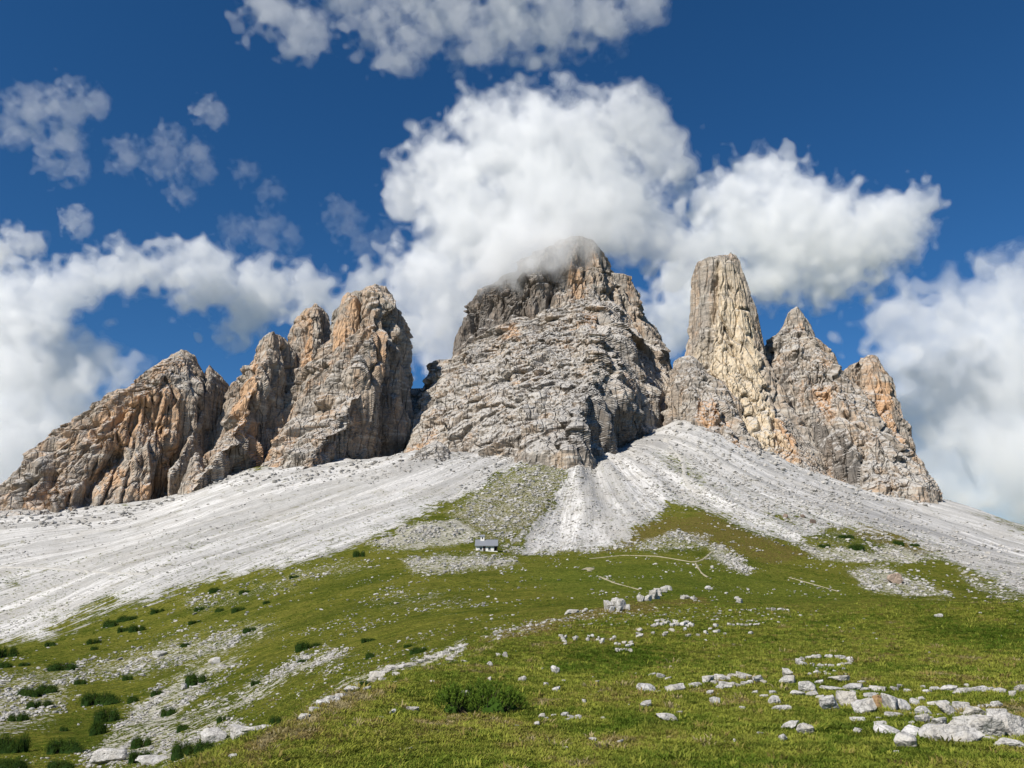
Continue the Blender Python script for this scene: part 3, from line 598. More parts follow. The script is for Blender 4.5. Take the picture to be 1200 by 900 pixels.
# 7, 8
peak('grey peak with a small pointed cone on its summit', [
 ('wall', loft('wall', [(361, 930, 934, 1000, 6), (367, 923, 939, 1000, 12), (380, 918, 945, 1000, 18), (391, 913, 950, 999, 23), (399, 901, 954, 997, 32), (415, 893, 970, 993, 44), (435, 890, 981, 986, 58), (450, 890, 990, 980, 68), (480, 892, 1010, 968, 86), (520, 900, 1030, 950, 108), (550, 912, 1046, 938, 124), (590, 925, 1062, 920, 145)],
   'round', rib=(7, 32), strata=(3.0, 12), seed=14, base_warm=.3, pale=.25,
   cuts=[([(905, 440), (918, 500), (935, 540)], 4, 9), ([(950, 440), (960, 480), (985, 520)], 4, 8), ([(975, 430), (990, 480), (1010, 520)], 3.5, -6), ([(925, 450), (935, 500)], 3, 5)],
   warm=[([(918, 370), (945, 372), (948, 392), (915, 392)], .5), ([(950, 455), (975, 450), (985, 500), (960, 500)], .5), ([(930, 520), (1000, 560), (980, 575), (930, 550)], .5)],
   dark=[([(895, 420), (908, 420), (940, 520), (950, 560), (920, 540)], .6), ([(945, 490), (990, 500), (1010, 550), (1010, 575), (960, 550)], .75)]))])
peak('orange-edged square tower at the right end of the peaks', [
 ('wall', loft('wall', [(421, 1012, 1023, 965, 12), (425, 1004, 1027, 965, 18), (430, 994, 1030, 965, 24), (438, 989, 1034, 964, 28), (450, 988, 1041, 962, 33), (479, 987, 1048, 957, 42), (499, 985, 1050, 953, 48), (518, 984, 1054, 948, 55), (534, 983, 1059, 943, 62), (550, 982, 1064, 937, 68), (565, 982, 1070, 932, 74), (590, 980, 1076, 925, 80)],
   'block', rib=(5, 26), strata=(2.2, 10), seed=15, base_warm=.38,
   cuts=[([(1004, 424), (1006, 460), (1012, 490)], 2.5, 9), ([(1016, 490), (1030, 492)], 2.5, 5), ([(1024, 505), (1030, 550)], 3, 5)],
   warm=[([(1026, 440), (1042, 450), (1049, 490), (1058, 535), (1062, 550), (1020, 545), (1012, 500), (1026, 490)], 1.0)], dark=[([(990, 430), (1025, 425), (1028, 470), (1010, 490), (995, 470)], .3), ([(985, 545), (1060, 555), (1050, 580), (985, 575)], .35)])),
 ('side_pinnacle', loft('side_pinnacle', [(537, 1066, 1071, 925, 4), (545, 1063, 1075, 924, 8), (556, 1058, 1080, 922, 13), (571, 1053, 1084, 919, 16), (590, 1048, 1088, 916, 20)], 'round', rib=(3, 14), seed=16, base_warm=.35, jag=4))])
print('peaks', time.time() - T0)
# ------------------------------------------------------------------ stones
def stone_material():
    s = NT('white_limestone')
    ob = s.obj(); oi = s.n('ShaderNodeObjectInfo').outputs['Random']
    at = s.attr('tint', 'INSTANCER')
    pos = s.pos()
    n1 = s.noise(pos, 2.2, 5, .65); n2 = s.noise(pos, 9.0, 5, .7); n3 = s.noise(pos, 30.0, 4, .7)
    c = s.mix(s.step(n1, .35, .7), (.60, .58, .55), (.42, .405, .375))
    c = s.mix(s.math('MULTIPLY', oi, .55), c, s.mix(s.step(n1, .4, .6), (.36, .34, .31), (.42, .37, .29)))
    c = s.mix(s.math('MULTIPLY', s.step(at, .55, 1.0), .75), c, (.20, .19, .165))
    c = s.mix(s.math('MULTIPLY', s.step(n2, .48, .66), .85), c, (.20, .19, .18))
    c = s.mix(s.math('MULTIPLY', s.step(n3, .56, .70), .6), c, (.16, .15, .14))
    c = s.mix(s.math('MULTIPLY', s.step(s.noise(pos, .8, 3, .5), .55, .75), .3), c, (.45, .37, .26))
    crack = s.step(s.voro(pos, 4.5, 'DISTANCE_TO_EDGE'), 0, .035)
    c = s.mix(s.math('MULTIPLY_ADD', crack, -.5, .5), c, (.12, .115, .11))
    h = s.math('ADD', s.math('MULTIPLY', n2, .05), s.math('ADD', s.math('MULTIPLY', n1, .12), s.math('MULTIPLY', n3, .018)))
    return s.done(c, .9, s.bump(h, .8, 1.0))
STONE = stone_material()
def tan_stone_material(name, col):
    s = NT(name); pos = s.pos()
    c = s.mix(s.step(s.noise(pos, 5, 5, .7), .35, .7), col, tuple(x * .55 for x in col))
    return s.done(c, .9, s.bump(s.noise(pos, 9, 5, .7), .6, .08))
TAN = tan_stone_material('tan_limestone', (.38, .24, .12))
PINK = tan_stone_material('pinkish_limestone', (.42, .32, .25))
BROWN = tan_stone_material('brown_weathered_limestone', (.24, .18, .14))

import bmesh
def ico(sub):
    bm = bmesh.new(); bmesh.ops.create_icosphere(bm, subdivisions=sub, radius=1.0)
    v = np.array([x.co for x in bm.verts]); bm.verts.index_update()
    f = np.array([[x.index for x in g.verts] for g in bm.faces]); bm.free()
    return v / np.linalg.norm(v, axis=1, keepdims=True), f
ICO = {k: ico(k) for k in (2, 3, 4, 5)}
def stone_mesh(seed, sub=3, mat=None, cuts=13, flat=.75):
    """angular boulder: a sphere cut back by random planes, then roughened; unit half-size, base at about z = -0.45"""
    rs = np.random.RandomState(seed); d, f = ICO[sub]
    nrm = rs.normal(size=(cuts, 3)); nrm[:, 2] *= .8; nrm /= np.linalg.norm(nrm, axis=1, keepdims=True)
    nrm[0] = (rs.uniform(-.3, .3), rs.uniform(-.3, .3), 1); nrm[0] /= np.linalg.norm(nrm[0])
    hgt = rs.uniform(.45, .95, cuts); hgt[0] = flat * rs.uniform(.6, .9)
    dot = np.maximum(d @ nrm.T, 1e-3)
    r = np.minimum((hgt / dot).min(1), 1.25)
    r *= 1 + .10 * fbm(d * 2.2 + seed * 3.1, 3) + (.05 * fbm(d * 7 + seed, 3) if sub > 2 else 0)
    if sub > 3: r -= .05 * np.exp(-(fbm(d * 2.6 + seed * 1.7, 2) / .035) ** 2)
    v = d * r[:, None]
    ext = v.max(0) - v.min(0); v = (v - (v.max(0) + v.min(0)) / 2) * (2 / ext)
    return make_mesh('stone', v, f, False, None, mat or STONE)
STONES = [stone_mesh(100 + k, 3) for k in range(12)]
FINE = [stone_mesh(200 + k, 4, cuts=16) for k in range(10)]
BIG = [stone_mesh(300 + k, 5, cuts=18, flat=.85) for k in range(7)]
PEBBLE = [stone_mesh(400 + k, 2, cuts=9) for k in range(8)]

def put_stone(u, v, w, h, label, group=None, mesh=None, rot=None, name='boulder', cat='boulder', sink=.3, depth=None):
    """(u, v) = centre of the visible stone in the photo, w x h its size in pixels"""
    g = ground_at(u, v + h * .42)
    dist = math.hypot(g[0], g[1], g[2] - EYE[2]); px = dist / F
    if w > 24 and dist < 30: w *= .84; h *= .86
    w *= .94; h *= .88
    sx = w * px / 2; sz = h * px / (2 * (1 - sink)); sy = depth or min(max(.5 * sx, sz), 1.3 * sz + .2 * sx)
    rs = np.random.RandomState(int(u * 7 + v * 13) % 99991)
    if mesh is None:
        mesh = (BIG if w > 24 and dist < 30 else FINE if w > 13 else STONES)
        mesh = mesh[rs.randint(len(mesh))]
    o = link(name, mesh, None, None, label=label, category=cat)
    if group: o['group'] = group
    yaw = rs.uniform(-.35, .35) + (math.pi if rs.rand() < .5 else 0) if rot is None else rot
    o.rotation_euler = (rs.uniform(-.12, .12), rs.uniform(-.12, .12), yaw)
    o.scale = (sx, sy, sz)
    gy = g[1] + sy * .55; gx = g[0] * gy / g[1]
    o.location = (gx, gy, min(float(ground_z(gx, gy)), g[2] + .5 * sz) + sz * (1 - 2 * sink))
    return o

# boulders that can be told apart
SOLO = [
 (1062, 871, 24, 17, 'rounded pale boulder at the near tip of the boulder heap'),
 (1072, 859, 28, 14, 'dark-creased grey boulder behind the near tip boulder'),
 (1117, 862, 72, 22, 'broadest flat white cracked slab in the boulder heap'),
 (1145, 852, 60, 26, 'pitted grey-white boulder directly behind the broad cracked slab'),
 (1187, 852, 46, 27, 'yellowish split boulder at the right picture edge'),
 (1187, 873, 42, 11, 'low white slab in front of the split boulder at the picture edge'),
 (1040, 857, 33, 13, 'smooth elongated white boulder in grass left of the cracked slab'),
 (1013, 829, 28, 19, 'tilted grey block with a dark underside beside the tan rock'),
 (1046, 826, 15, 19, 'upright narrow white block just right of the tan rock'),
 (1058, 828, 17, 13, 'pinkish white block next to the upright narrow block'),
 (1048, 838, 26, 6, 'thin pinkish slab below the tan rock'),
 (1083, 834, 25, 11, 'cream mossy boulder in the middle of the boulder heap'),
 (1082, 844, 15, 10, 'small dark-fronted boulder below the cream mossy boulder'),
 (1100, 825, 30, 8, 'long flat white slab at the back of the boulder heap'),
 (1110, 833, 20, 12, 'wedge-shaped white boulder below the long flat slab'),
 (1128, 829, 26, 11, 'white slab with a brown stain right of the wedge-shaped boulder'),
 (1143, 835, 34, 12, 'smooth sloping white boulder behind the pitted boulder'),
 (1168, 840, 23, 12, 'rounded white boulder between the sloping and the split boulder'),
 (1102, 847, 15, 9, 'small knobbly boulder left of the pitted boulder'),
 (971, 825, 23, 18, 'bulky rough boulder at the left end of the boulder row'),
 (994, 820, 28, 19, 'tall white boulder right of the bulky rough boulder'),
 (923, 789, 12, 9, 'small block balanced above a larger white block'),
 (923, 798, 21, 9, 'flat-topped white block under the small balanced block'),
 (908, 822, 15, 10, 'cube-like white stone left of the boulder row'),
 (916, 830, 27, 7, 'long low sloping stone below the cube-like stone'),
 (926, 852, 21, 10, 'left one of the paired stones in the near grass'),
 (944, 856, 21, 12, 'cream right one of the paired stones in the near grass'),
 (918, 866, 9, 8, 'small pointed stone just below the paired stones'),
 (984, 796, 28, 9, 'rugged long stone just below the ring of stones'),
 (946, 806, 22, 12, 'peaked white stone left of the boulder row'),
 (782, 841, 28, 11, 'squat grey-white boulder alone in the near meadow'),
 (757, 826, 13, 9, 'knobbly white stone above the squat lone boulder'),
 (757, 807, 23, 10, 'left one of two low boulders before the stone wall'),
 (791, 807, 23, 9, 'right one of two low boulders before the stone wall'),
 (839, 822, 12, 9, 'round grey stone in the grass below the stone wall'),
 (651, 785, 9, 10, 'small upright stone by the dark green hollow'),
 (652, 808, 10, 6, 'flat grey stone right of the near dwarf pine'),
 (545, 814, 15, 8, 'pale stone just behind the near dwarf pine'),
 (521, 817, 9, 6, 'small stone off the left end of the near dwarf pine'),
 (484, 832, 15, 7, 'dark-sided pale stone left of the near dwarf pine'),
 (461, 835, 8, 7, 'small white cube of stone farthest left of the near dwarf pine'),
 (592, 768, 7, 7, 'right one of two small pointed stones above the dwarf pine'),
 (584, 768, 6, 5, 'left one of two small pointed stones above the dwarf pine'),
 (670, 717, 18, 6, 'flat pale stone on the meadow crest'),
 (751, 701, 9, 9, 'single round boulder left of the leaning crest rocks'),
 (187, 767, 16, 7, 'white lump of rock on the left slope among bare grass'),
 (252, 775, 13, 8, 'grey knob of rock in the stony band of the left slope'),
 (216, 805, 7, 7, 'small pale block at the foot of a round dwarf pine'),
 (390, 820, 23, 9, 'dark-seamed rock at the lower end of the crest outcrop'),
 (442, 791, 21, 9, 'shadowed grey rock in the middle of the crest outcrop'),
 (356, 841, 14, 8, 'pale rock on the meadow edge below the crest outcrop'),
 (273, 887, 12, 5, 'pale flat stone in dry grass near the lower picture edge'),
 (129, 888, 36, 14, 'large bare grey outcrop at the bottom of the left slope'),
 (178, 892, 36, 10, 'wide pale outcrop beside the large grey outcrop'),
 (250, 864, 30, 15, 'rounded grey outcrop between two dark pines'),
 (283, 859, 34, 12, 'long grey outcrop ending at the meadow edge'),
]
for u, v, w, h, lab in SOLO:
    put_stone(u, v, w, h, lab, 'boulders that stand out on the meadow')
put_stone(1032, 824, 17, 16, 'tan brown rock leaning between white boulders', mesh=stone_mesh(511, 4, TAN, 12))
put_stone(1049, 679, 17, 12, 'large pinkish boulder in the pale gully right of the meadow', mesh=stone_mesh(512, 4, PINK, 12))
for u, v, w, h, lab in ((921, 605, 7, 5, 'brown boulder on the right scree, leftmost of three'), (941, 605, 8, 4, 'brown boulder on the right scree, middle of three'), (952, 611, 9, 5, 'brown boulder on the right scree, lowest of three')):
    put_stone(u, v, w, h, lab, 'brown boulders on the right scree', mesh=stone_mesh(int(u), 3, BROWN, 10))

ORD = ('first second third fourth fifth sixth seventh eighth ninth tenth eleventh twelfth thirteenth fourteenth fifteenth sixteenth seventeenth eighteenth '
       'nineteenth twentieth twenty-first twenty-second twenty-third twenty-fourth twenty-fifth twenty-sixth twenty-seventh twenty-eighth twenty-ninth thirtieth').split()
def row(lab, grp, lst):
    """lab names the stone and its row; each stone is told by its place counted from the left end"""
    kind_, where = lab.split(' | ')
    for k, (u, v, w, h) in enumerate(sorted(lst)):
        put_stone(u, v, w, h, f'{ORD[k]} {kind_} from left {where}', grp, name='stone', cat='stone')
row('white stone | in the low line behind the boulder heap', 'line of stones behind the boulder heap',
    [(1030, 808, 20, 5), (1048, 808, 9, 5), (1087, 811, 10, 5), (1096, 808, 12, 5), (1113, 808, 18, 7), (1132, 810, 20, 6), (1148, 809, 20, 7), (1162, 809, 10, 5), (1173, 810, 15, 6), (1186, 814, 10, 6), (1197, 808, 15, 8), (1134, 804, 7, 4), (1055, 805, 8, 5), (1082, 806, 5, 4), (1064, 810, 9, 4), (1122, 812, 10, 4), (1014, 808, 10, 4)])
row('small loose stone | among the big boulders of the heap', 'loose stones in the boulder heap',
    [(1168, 826, 12, 6), (1078, 820, 10, 5), (1072, 824, 10, 8), (1032, 849, 14, 6), (1007, 858, 11, 7), (1005, 844, 16, 6), (1068, 848, 8, 4), (1122, 844, 9, 5), (1094, 852, 8, 4), (1156, 828, 9, 4), (1090, 842, 7, 4), (1070, 837, 9, 4), (1100, 838, 7, 3), (1050, 882, 6, 4), (1030, 842, 7, 3), (1160, 866, 14, 5)])
row('pale stone | in the loose row beside the boulder heap', 'row of stones left of the boulder heap',
    [(935, 813, 25, 8), (951, 814, 25, 6), (974, 807, 28, 6), (1000, 806, 24, 7), (1021, 816, 18, 6), (960, 800, 10, 5), (895, 816, 10, 4), (906, 812, 10, 4), (885, 812, 8, 4), (962, 818, 12, 5), (1010, 800, 9, 4), (1001, 812, 10, 4)])
row('pale stone | in the tumbled wall before the balanced block', 'tumbled stone wall on the meadow',
    [(830, 797, 13, 10), (846, 795, 19, 7), (872, 793, 18, 8), (850, 804, 17, 8), (815, 803, 16, 6), (888, 796, 16, 8), (832, 812, 8, 6), (858, 793, 14, 6), (862, 803, 12, 6), (872, 802, 12, 6), (843, 806, 9, 5), (838, 800, 10, 5), (878, 800, 9, 5), (895, 799, 8, 4)])
ring = []
for k in range(24):
    t = 2 * math.pi * k / 24 + R.uniform(-.08, .08)
    ring.append((967 + 31 * math.cos(t) + R.uniform(-1, 1), 775 + 5.6 * math.sin(t), R.uniform(5, 9.5), R.uniform(3.4, 5)))
row('small stone | in the ring of stones on the meadow', 'ring of stones', sorted(ring, key=lambda r: r[1]))
row('tiny stone | scattered just below the ring of stones', 'stones below the ring', [(R.uniform(942, 992), R.uniform(782, 791), R.uniform(3.5, 5.5), R.uniform(2.6, 3.6)) for k in range(14)])
row('block | of the jagged grey outcrop on the meadow crest', 'blocks of the crest outcrop', [(713, 710, 11, 13), (721, 707, 11, 13), (729, 709, 12, 15), (736, 712, 7, 7), (717, 714, 8, 7), (726, 714, 8, 7)])
row('block | of the leaning pale rocks behind the crest', 'leaning crest rocks', [(760, 701, 9, 8), (766, 697, 12, 12), (772, 694, 10, 10), (778, 691, 9, 8), (784, 689, 8, 6), (770, 700, 8, 5)])
row('white stone | in the wide spread on the upper meadow', 'spread of stones on the upper meadow',
    [(R.uniform(745, 815), R.uniform(727, 746), R.uniform(4, 8.5), R.uniform(3, 5)) for k in range(30)])
row('white stone | in the loose string below the crest', 'string of stones on the upper meadow', [(R.uniform(655, 720), R.uniform(745, 755), R.uniform(3.5, 7), R.uniform(2.8, 4)) for k in range(22)])
row('white stone | in the small heap above the dark hollow', 'small heap of stones', [(R.uniform(720, 740), R.uniform(752, 763), R.uniform(4, 7.5), R.uniform(3, 4.5)) for k in range(11)])
row('white stone | in the short straight line, upper meadow', 'short line of stones', [(855 + 5 * k + R.uniform(-1, 1), 732 + R.uniform(-.6, .6), R.uniform(4, 6), 3) for k in range(8)])
row('white stone | of those near the short straight line', 'stones near the short line', [(839, 733, 8, 5), (840, 740, 9, 4), (827, 741, 6, 4), (880, 742, 6, 4), (818, 744, 6, 3), (832, 737, 5, 3), (850, 743, 5, 3)])
row('white stone | in the cluster below the near dwarf pine', 'cluster of stones below the dwarf pine', [(635, 839, 8, 5), (649, 839, 8, 4), (661, 838, 9, 6), (669, 841, 8, 6), (677, 841, 8, 6), (629, 849, 7, 6), (665, 844, 6, 4), (640, 842, 5, 3)])
row('small stone | among those lying single in the nearest grass', 'single stones in the nearest grass', [(606, 851, 6, 3), (695, 867, 9, 5), (727, 870, 8, 5), (662, 877, 9, 4), (706, 842, 7, 3), (870, 830, 7, 4), (891, 860, 8, 4), (477, 878, 12, 4), (467, 880, 8, 4), (466, 892, 8, 3), (446, 841, 8, 3), (797, 835, 8, 3), (685, 823, 6, 6), (612, 796, 10, 7), (861, 869, 5, 4)])
row('small stone | among those single above the dwarf pine', 'single stones above the dwarf pine', [(574, 778, 7, 5), (544, 775, 8, 4), (527, 773, 11, 4), (506, 799, 9, 3), (574, 796, 5, 5), (772, 811, 9, 3), (660, 798, 6, 3), (640, 802, 6, 4), (700, 799, 6, 3)])
row('thin flat stone | in the strip above two low boulders', 'flat strip of stones', [(764, 791, 10, 4), (774, 792, 12, 6), (783, 795, 8, 3)])
row('flat stone | on the far crest of the meadow', 'flat stones on the far crest', [(685, 716, 7, 4), (803, 700, 12, 5), (813, 701, 9, 4), (829, 689, 8, 5), (867, 704, 9, 6), (863, 701, 6, 4), (906, 714, 8, 4), (915, 714, 8, 3), (1100, 722, 9, 4)])
row('pale rock | in the outcrop running down the meadow edge', 'rocks of the meadow edge outcrop',
    [(400, 816, 14, 6), (412, 808, 18, 6), (425, 802, 14, 6), (436, 797, 12, 6), (452, 787, 16, 6), (460, 783, 18, 6), (471, 781, 12, 5), (482, 779, 16, 6), (494, 775, 14, 5), (505, 771, 18, 6), (520, 766, 16, 6), (532, 761, 14, 5), (541, 757, 10, 4), (377, 824, 14, 7), (368, 832, 12, 6), (448, 796, 10, 5), (465, 790, 12, 5), (430, 807, 10, 5), (298, 855, 28, 8), (312, 853, 16, 6)])
print('stones', time.time() - T0)

# ------------------------------------------------------------------ loose rubble and grass (nobody could count them)
def scatter(name, src, pts, scl, rot, tint, **props):
    me = bpy.data.meshes.new(name)
    me.vertices.add(len(pts)); me.vertices.foreach_set('co', np.asarray(pts, np.float32).ravel())
    for k, x in (('scl', scl), ('rot', rot)):
        a_ = me.attributes.new(k, 'FLOAT_VECTOR', 'POINT'); a_.data.foreach_set('vector', np.asarray(x, np.float32).ravel())
    a_ = me.attributes.new('tint', 'FLOAT', 'POINT'); a_.data.foreach_set('value', np.asarray(tint, np.float32))
    o = link(name, me, **props)
    coll = bpy.data.collections.new(name + '_kinds')
    for k, m in enumerate(src): coll.objects.link(bpy.data.objects.new(name + '_kind', m))
    g = bpy.data.node_groups.new(name, 'GeometryNodeTree')
    g.interface.new_socket('Geometry', in_out='INPUT', socket_type='NodeSocketGeometry'); g.interface.new_socket('Geometry', in_out='OUTPUT', socket_type='NodeSocketGeometry')
    N, L = g.nodes, g.links
    gi, go = N.new('NodeGroupInput'), N.new('NodeGroupOutput')
    m2p = N.new('GeometryNodeMeshToPoints'); L.new(gi.outputs[0], m2p.inputs[0])
    ci = N.new('GeometryNodeCollectionInfo'); ci.inputs['Collection'].default_value = coll; ci.inputs['Separate Children'].default_value = True
    iop = N.new('GeometryNodeInstanceOnPoints'); iop.inputs['Pick Instance'].default_value = True
    L.new(m2p.outputs[0], iop.inputs['Points']); L.new(ci.outputs[0], iop.inputs['Instance'])
    ri = N.new('FunctionNodeRandomValue'); ri.data_type = 'INT'; ri.inputs[5].default_value = len(src) - 1
    L.new(ri.outputs[2], iop.inputs['Instance Index'])
    for k, sock in (('scl', 'Scale'), ('rot', 'Rotation')):
        na = N.new('GeometryNodeInputNamedAttribute'); na.data_type = 'FLOAT_VECTOR'; na.inputs[0].default_value = k
        L.new(na.outputs[0], iop.inputs[sock])
    L.new(iop.outputs[0], go.inputs[0])
    o.modifiers.new('scatter', 'NODES').node_group = g
    return o

# visible share of each ground cell, in photo pixels
FJ = len(th_f) - 1
PU, PV, PD = proj(np.stack([GX, GY, GZ], -1)[:, :FJ + 1])
ca = np.abs((PU[:-1, 1:] - PU[:-1, :-1]) * (PV[:-1, :-1] - PV[1:, :-1]))
elev = ((GZ - EYE[2]) / RG)[:, :FJ + 1]
vis = elev >= np.maximum.accumulate(elev, 0) - .004
ca *= (vis[:-1, :-1] & (PU[:-1, :-1] > -120) & (PU[:-1, :-1] < 1320) & (PV[:-1, :-1] < 1010) & (RG[:-1, :FJ] < 1000))
def pick(weight, count, rs):
    w = (weight * ca).ravel(); c = np.cumsum(w); k = np.searchsorted(c, rs.rand(count) * c[-1])
    i, j = np.unravel_index(np.minimum(k, w.size - 1), ca.shape)
    a_, b_ = rs.rand(count), rs.rand(count)
    r = RR[i] * (1 - a_) + RR[i + 1] * a_; t = th_f[j] * (1 - b_) + th_f[j + 1] * b_
    x, y = r * np.sin(t), r * np.cos(t)
    return np.stack([x, y, ground_z(x, y)], -1), r
c_ = lambda m: m[:-1, :FJ]
rs = np.random.RandomState(21)
stripe = np.clip(2.4 * fbm(np.stack([(c_(U0) * .55 + c_(V0) * .83) / 7.5, (c_(U0) * .83 - c_(V0) * .55) / 60, 0 * c_(U0)], -1), 3, .55) + .42, .02, 1.5)
stripe2 = np.clip(2.8 * fbm(np.stack([(-c_(U0) * .57 + c_(V0) * .82) / 6, (c_(U0) * .82 + c_(V0) * .57) / 50, 0 * c_(U0) + 3], -1), 3, .55) + .38, .02, 1.5)
stripe = np.where(c_(U0) < 560, stripe, np.where(c_(U0) > 900, stripe2, 1.0))
wst = np.clip(c_(stony) - .1, 0, 1) ** 1.2 * (c_(RG) > 24) * stripe
grain = np.clip(fbm(np.stack([c_(PHI) * 60, c_(RHO) / 22, 0 * c_(RHO)], -1), 3, .6) * 1.6 + .55, .03, 1.6)
def stones_of(weight, count, lo, hi, rs, flat=.55, mx=99):
    p, r = pick(weight, count, rs)
    s_ = np.minimum((lo + (hi - lo) * rs.rand(count) ** 2.6) * r / F / 2, mx)
    sc3 = np.stack([s_ * rs.uniform(.8, 1.5, count), s_ * rs.uniform(.7, 1.2, count), s_ * rs.uniform(.6, 1.1, count) * flat * 1.3], -1)
    p[:, 2] += sc3[:, 2] * .35
    ro = np.stack([rs.uniform(-.3, .3, count), rs.uniform(-.3, .3, count), rs.uniform(0, 6.28, count)], -1)
    return p, sc3, ro
foot = (line_d(c_(U0), c_(V0), [(-40, 612), (0, 610), (140, 600), (250, 558), (330, 556), (440, 552), (500, 536), (560, 548), (690, 545), (722, 508), (765, 492), (870, 530), (1000, 570), (1085, 580)]) < 13) * 1.0
sets = [stones_of(foot * c_(scree), 1900, 1.6, 5.5, rs), stones_of(wst * grain, 11000, 1.0, 4.6, rs), stones_of(c_(scree) * grain ** 2, 5000, .8, 2.4, rs), stones_of(c_(scree) * c_(stony > .0) * 1.0 + c_(rocky) * grain, 6500, 1.0, 4.2, rs),
        stones_of((1 - c_(scree)) * (c_(RG) > 26) * np.clip(grain - .5, 0, 1), 4500, 1.0, 3.6, rs), stones_of((c_(RG) < 60) * 1.0, 420, 1.5, 3.5, rs),
        stones_of((c_(stony) > .3) * (c_(RG) < 24) * 1.0, 160, 2, 5, rs)]
p, sc3, ro = (np.concatenate([s_[k] for s_ in sets]) for k in range(3))
scatter('rubble', PEBBLE, p, sc3, ro, rs.rand(len(p)), kind='stuff', label='loose pale limestone rubble strewn over slopes, scree and meadow', category='rubble')

def tuft_mesh(seed, n=16, h=1.0, spread=.55, wide=.05, mat=None):
    rs = np.random.RandomState(seed); V, Fc = [], []
    for k in range(n):
        a_ = rs.uniform(0, 6.28); r0 = spread * .5 * math.sqrt(rs.rand()); le = rs.uniform(.15, .75); hh = h * rs.uniform(.45, 1)
        b0 = np.array((r0 * math.cos(a_), r0 * math.sin(a_), -.08)); a2 = a_ + rs.uniform(-.8, .8)
        out = np.array((math.cos(a2), math.sin(a2), 0)); sd = np.array((-out[1], out[0], 0)) * wide * rs.uniform(.7, 1.3)
        m1 = b0 + out * le * .35 * hh + np.array((0, 0, hh * .62)); tip = b0 + out * le * hh + np.array((0, 0, hh * rs.uniform(.75, 1.0)))
        i = len(V); V += [b0 - sd, b0 + sd, m1 + sd * .75, m1 - sd * .75, tip]; Fc += [(i, i + 1, i + 2), (i, i + 2, i + 3), (i + 3, i + 2, i + 4)]
    return make_mesh('tuft', V, Fc, False, None, mat)
def grass_material():
    s = NT('meadow_grass'); t = s.attr('tint', 'INSTANCER'); pos = s.pos()
    c = s.mix(s.step(t, .0, .55), (.100, .155, .017), (.305, .318, .052))
    c = s.mix(s.step(t, .55, .85), c, (.27, .205, .070))
    c = s.mix(s.step(t, .88, 1.0), c, (.40, .33, .17))
    c = s.mix(s.math('MULTIPLY', s.step(s.noise(pos, 1.3, 3, .6), .45, .7), .35), c, (.08, .095, .020))
    s.b.inputs['Specular IOR Level'].default_value = .03
    m = s.done(c, .9)
    s.b.inputs['Subsurface Weight'].default_value = 0.0
    tr = s.n('ShaderNodeBsdfTranslucent'); s.put(tr.inputs[0], c); mx = s.n('ShaderNodeMixShader'); mx.inputs[0].default_value = .3
    s.t.links.new(s.b.outputs[0], mx.inputs[1]); s.t.links.new(tr.outputs[0], mx.inputs[2]); s.t.links.new(mx.outputs[0], s.out.inputs[0])
    return m
GRASS = grass_material()
TUFTS = [tuft_mesh(k, 15, 1.0, 1.0, .055, GRASS) for k in range(6)]
rs = np.random.RandomState(31)
nearw = sstep(95, 30, c_(RG)) * (1 - .5 * c_(stony)) * (c_(RG) < 95)
p, r = pick(nearw, 120000, rs)
cl = fbm(p / np.array((.8, .8, 9)), 3, .6)
hgt = (.026 + .028 * rs.rand(len(p)) ** 2 + .035 * np.clip(cl, 0, 1)) * (1 + r / 30)
big = rs.rand(len(p)) < .012; hgt[big] *= 1.9
sc3 = np.stack([hgt * 1.7, hgt * 1.7, hgt], -1)
ro = np.stack([rs.uniform(-.15, .15, len(p)), rs.uniform(-.15, .15, len(p)), rs.uniform(0, 6.28, len(p))], -1)
pu, pv, _ = proj(p)
i_, j_ = np.clip(np.searchsorted(RR, r) - 1, 0, NR_ - 1), np.clip(np.searchsorted(th_f, np.arctan2(p[:, 0], p[:, 1])) - 1, 0, FJ)
dr_ = dry[i_, j_]
bare = np.clip(fbm(p / np.array((1.3, 1.3, 9)) + 4, 3, .6) - .12, 0, 1)
sc3 *= (1 - 1.1 * np.clip(bare - .12, 0, .6))[:, None]
tint = np.clip(.33 + 1.3 * bare + .42 * fbm(p / 2.4 + 3, 3, .6) + .30 * fbm(p / .5 + 1, 2) + .6 * dr_ + rs.normal(0, .13, len(p)), 0, 1)
for poly in ([(640, 772), (690, 762), (760, 760), (800, 772), (730, 795), (650, 792)], [(1075, 738), (1120, 730), (1230, 735), (1230, 772), (1120, 762)], [(840, 690), (1000, 690), (1000, 704), (850, 706)], [(620, 850), (760, 845), (700, 870)]):
    tint -= .34 * soft(pu, pv, poly, 12)                     # patches of darker, fresher herbage
tint = np.clip(tint, 0, 1)
tint[big] = np.clip(tint[big] + .35, 0, 1)
scatter('grass', TUFTS, p, sc3, ro, tint, kind='stuff', label='short green and straw-coloured meadow grass in the near ground', category='grass')
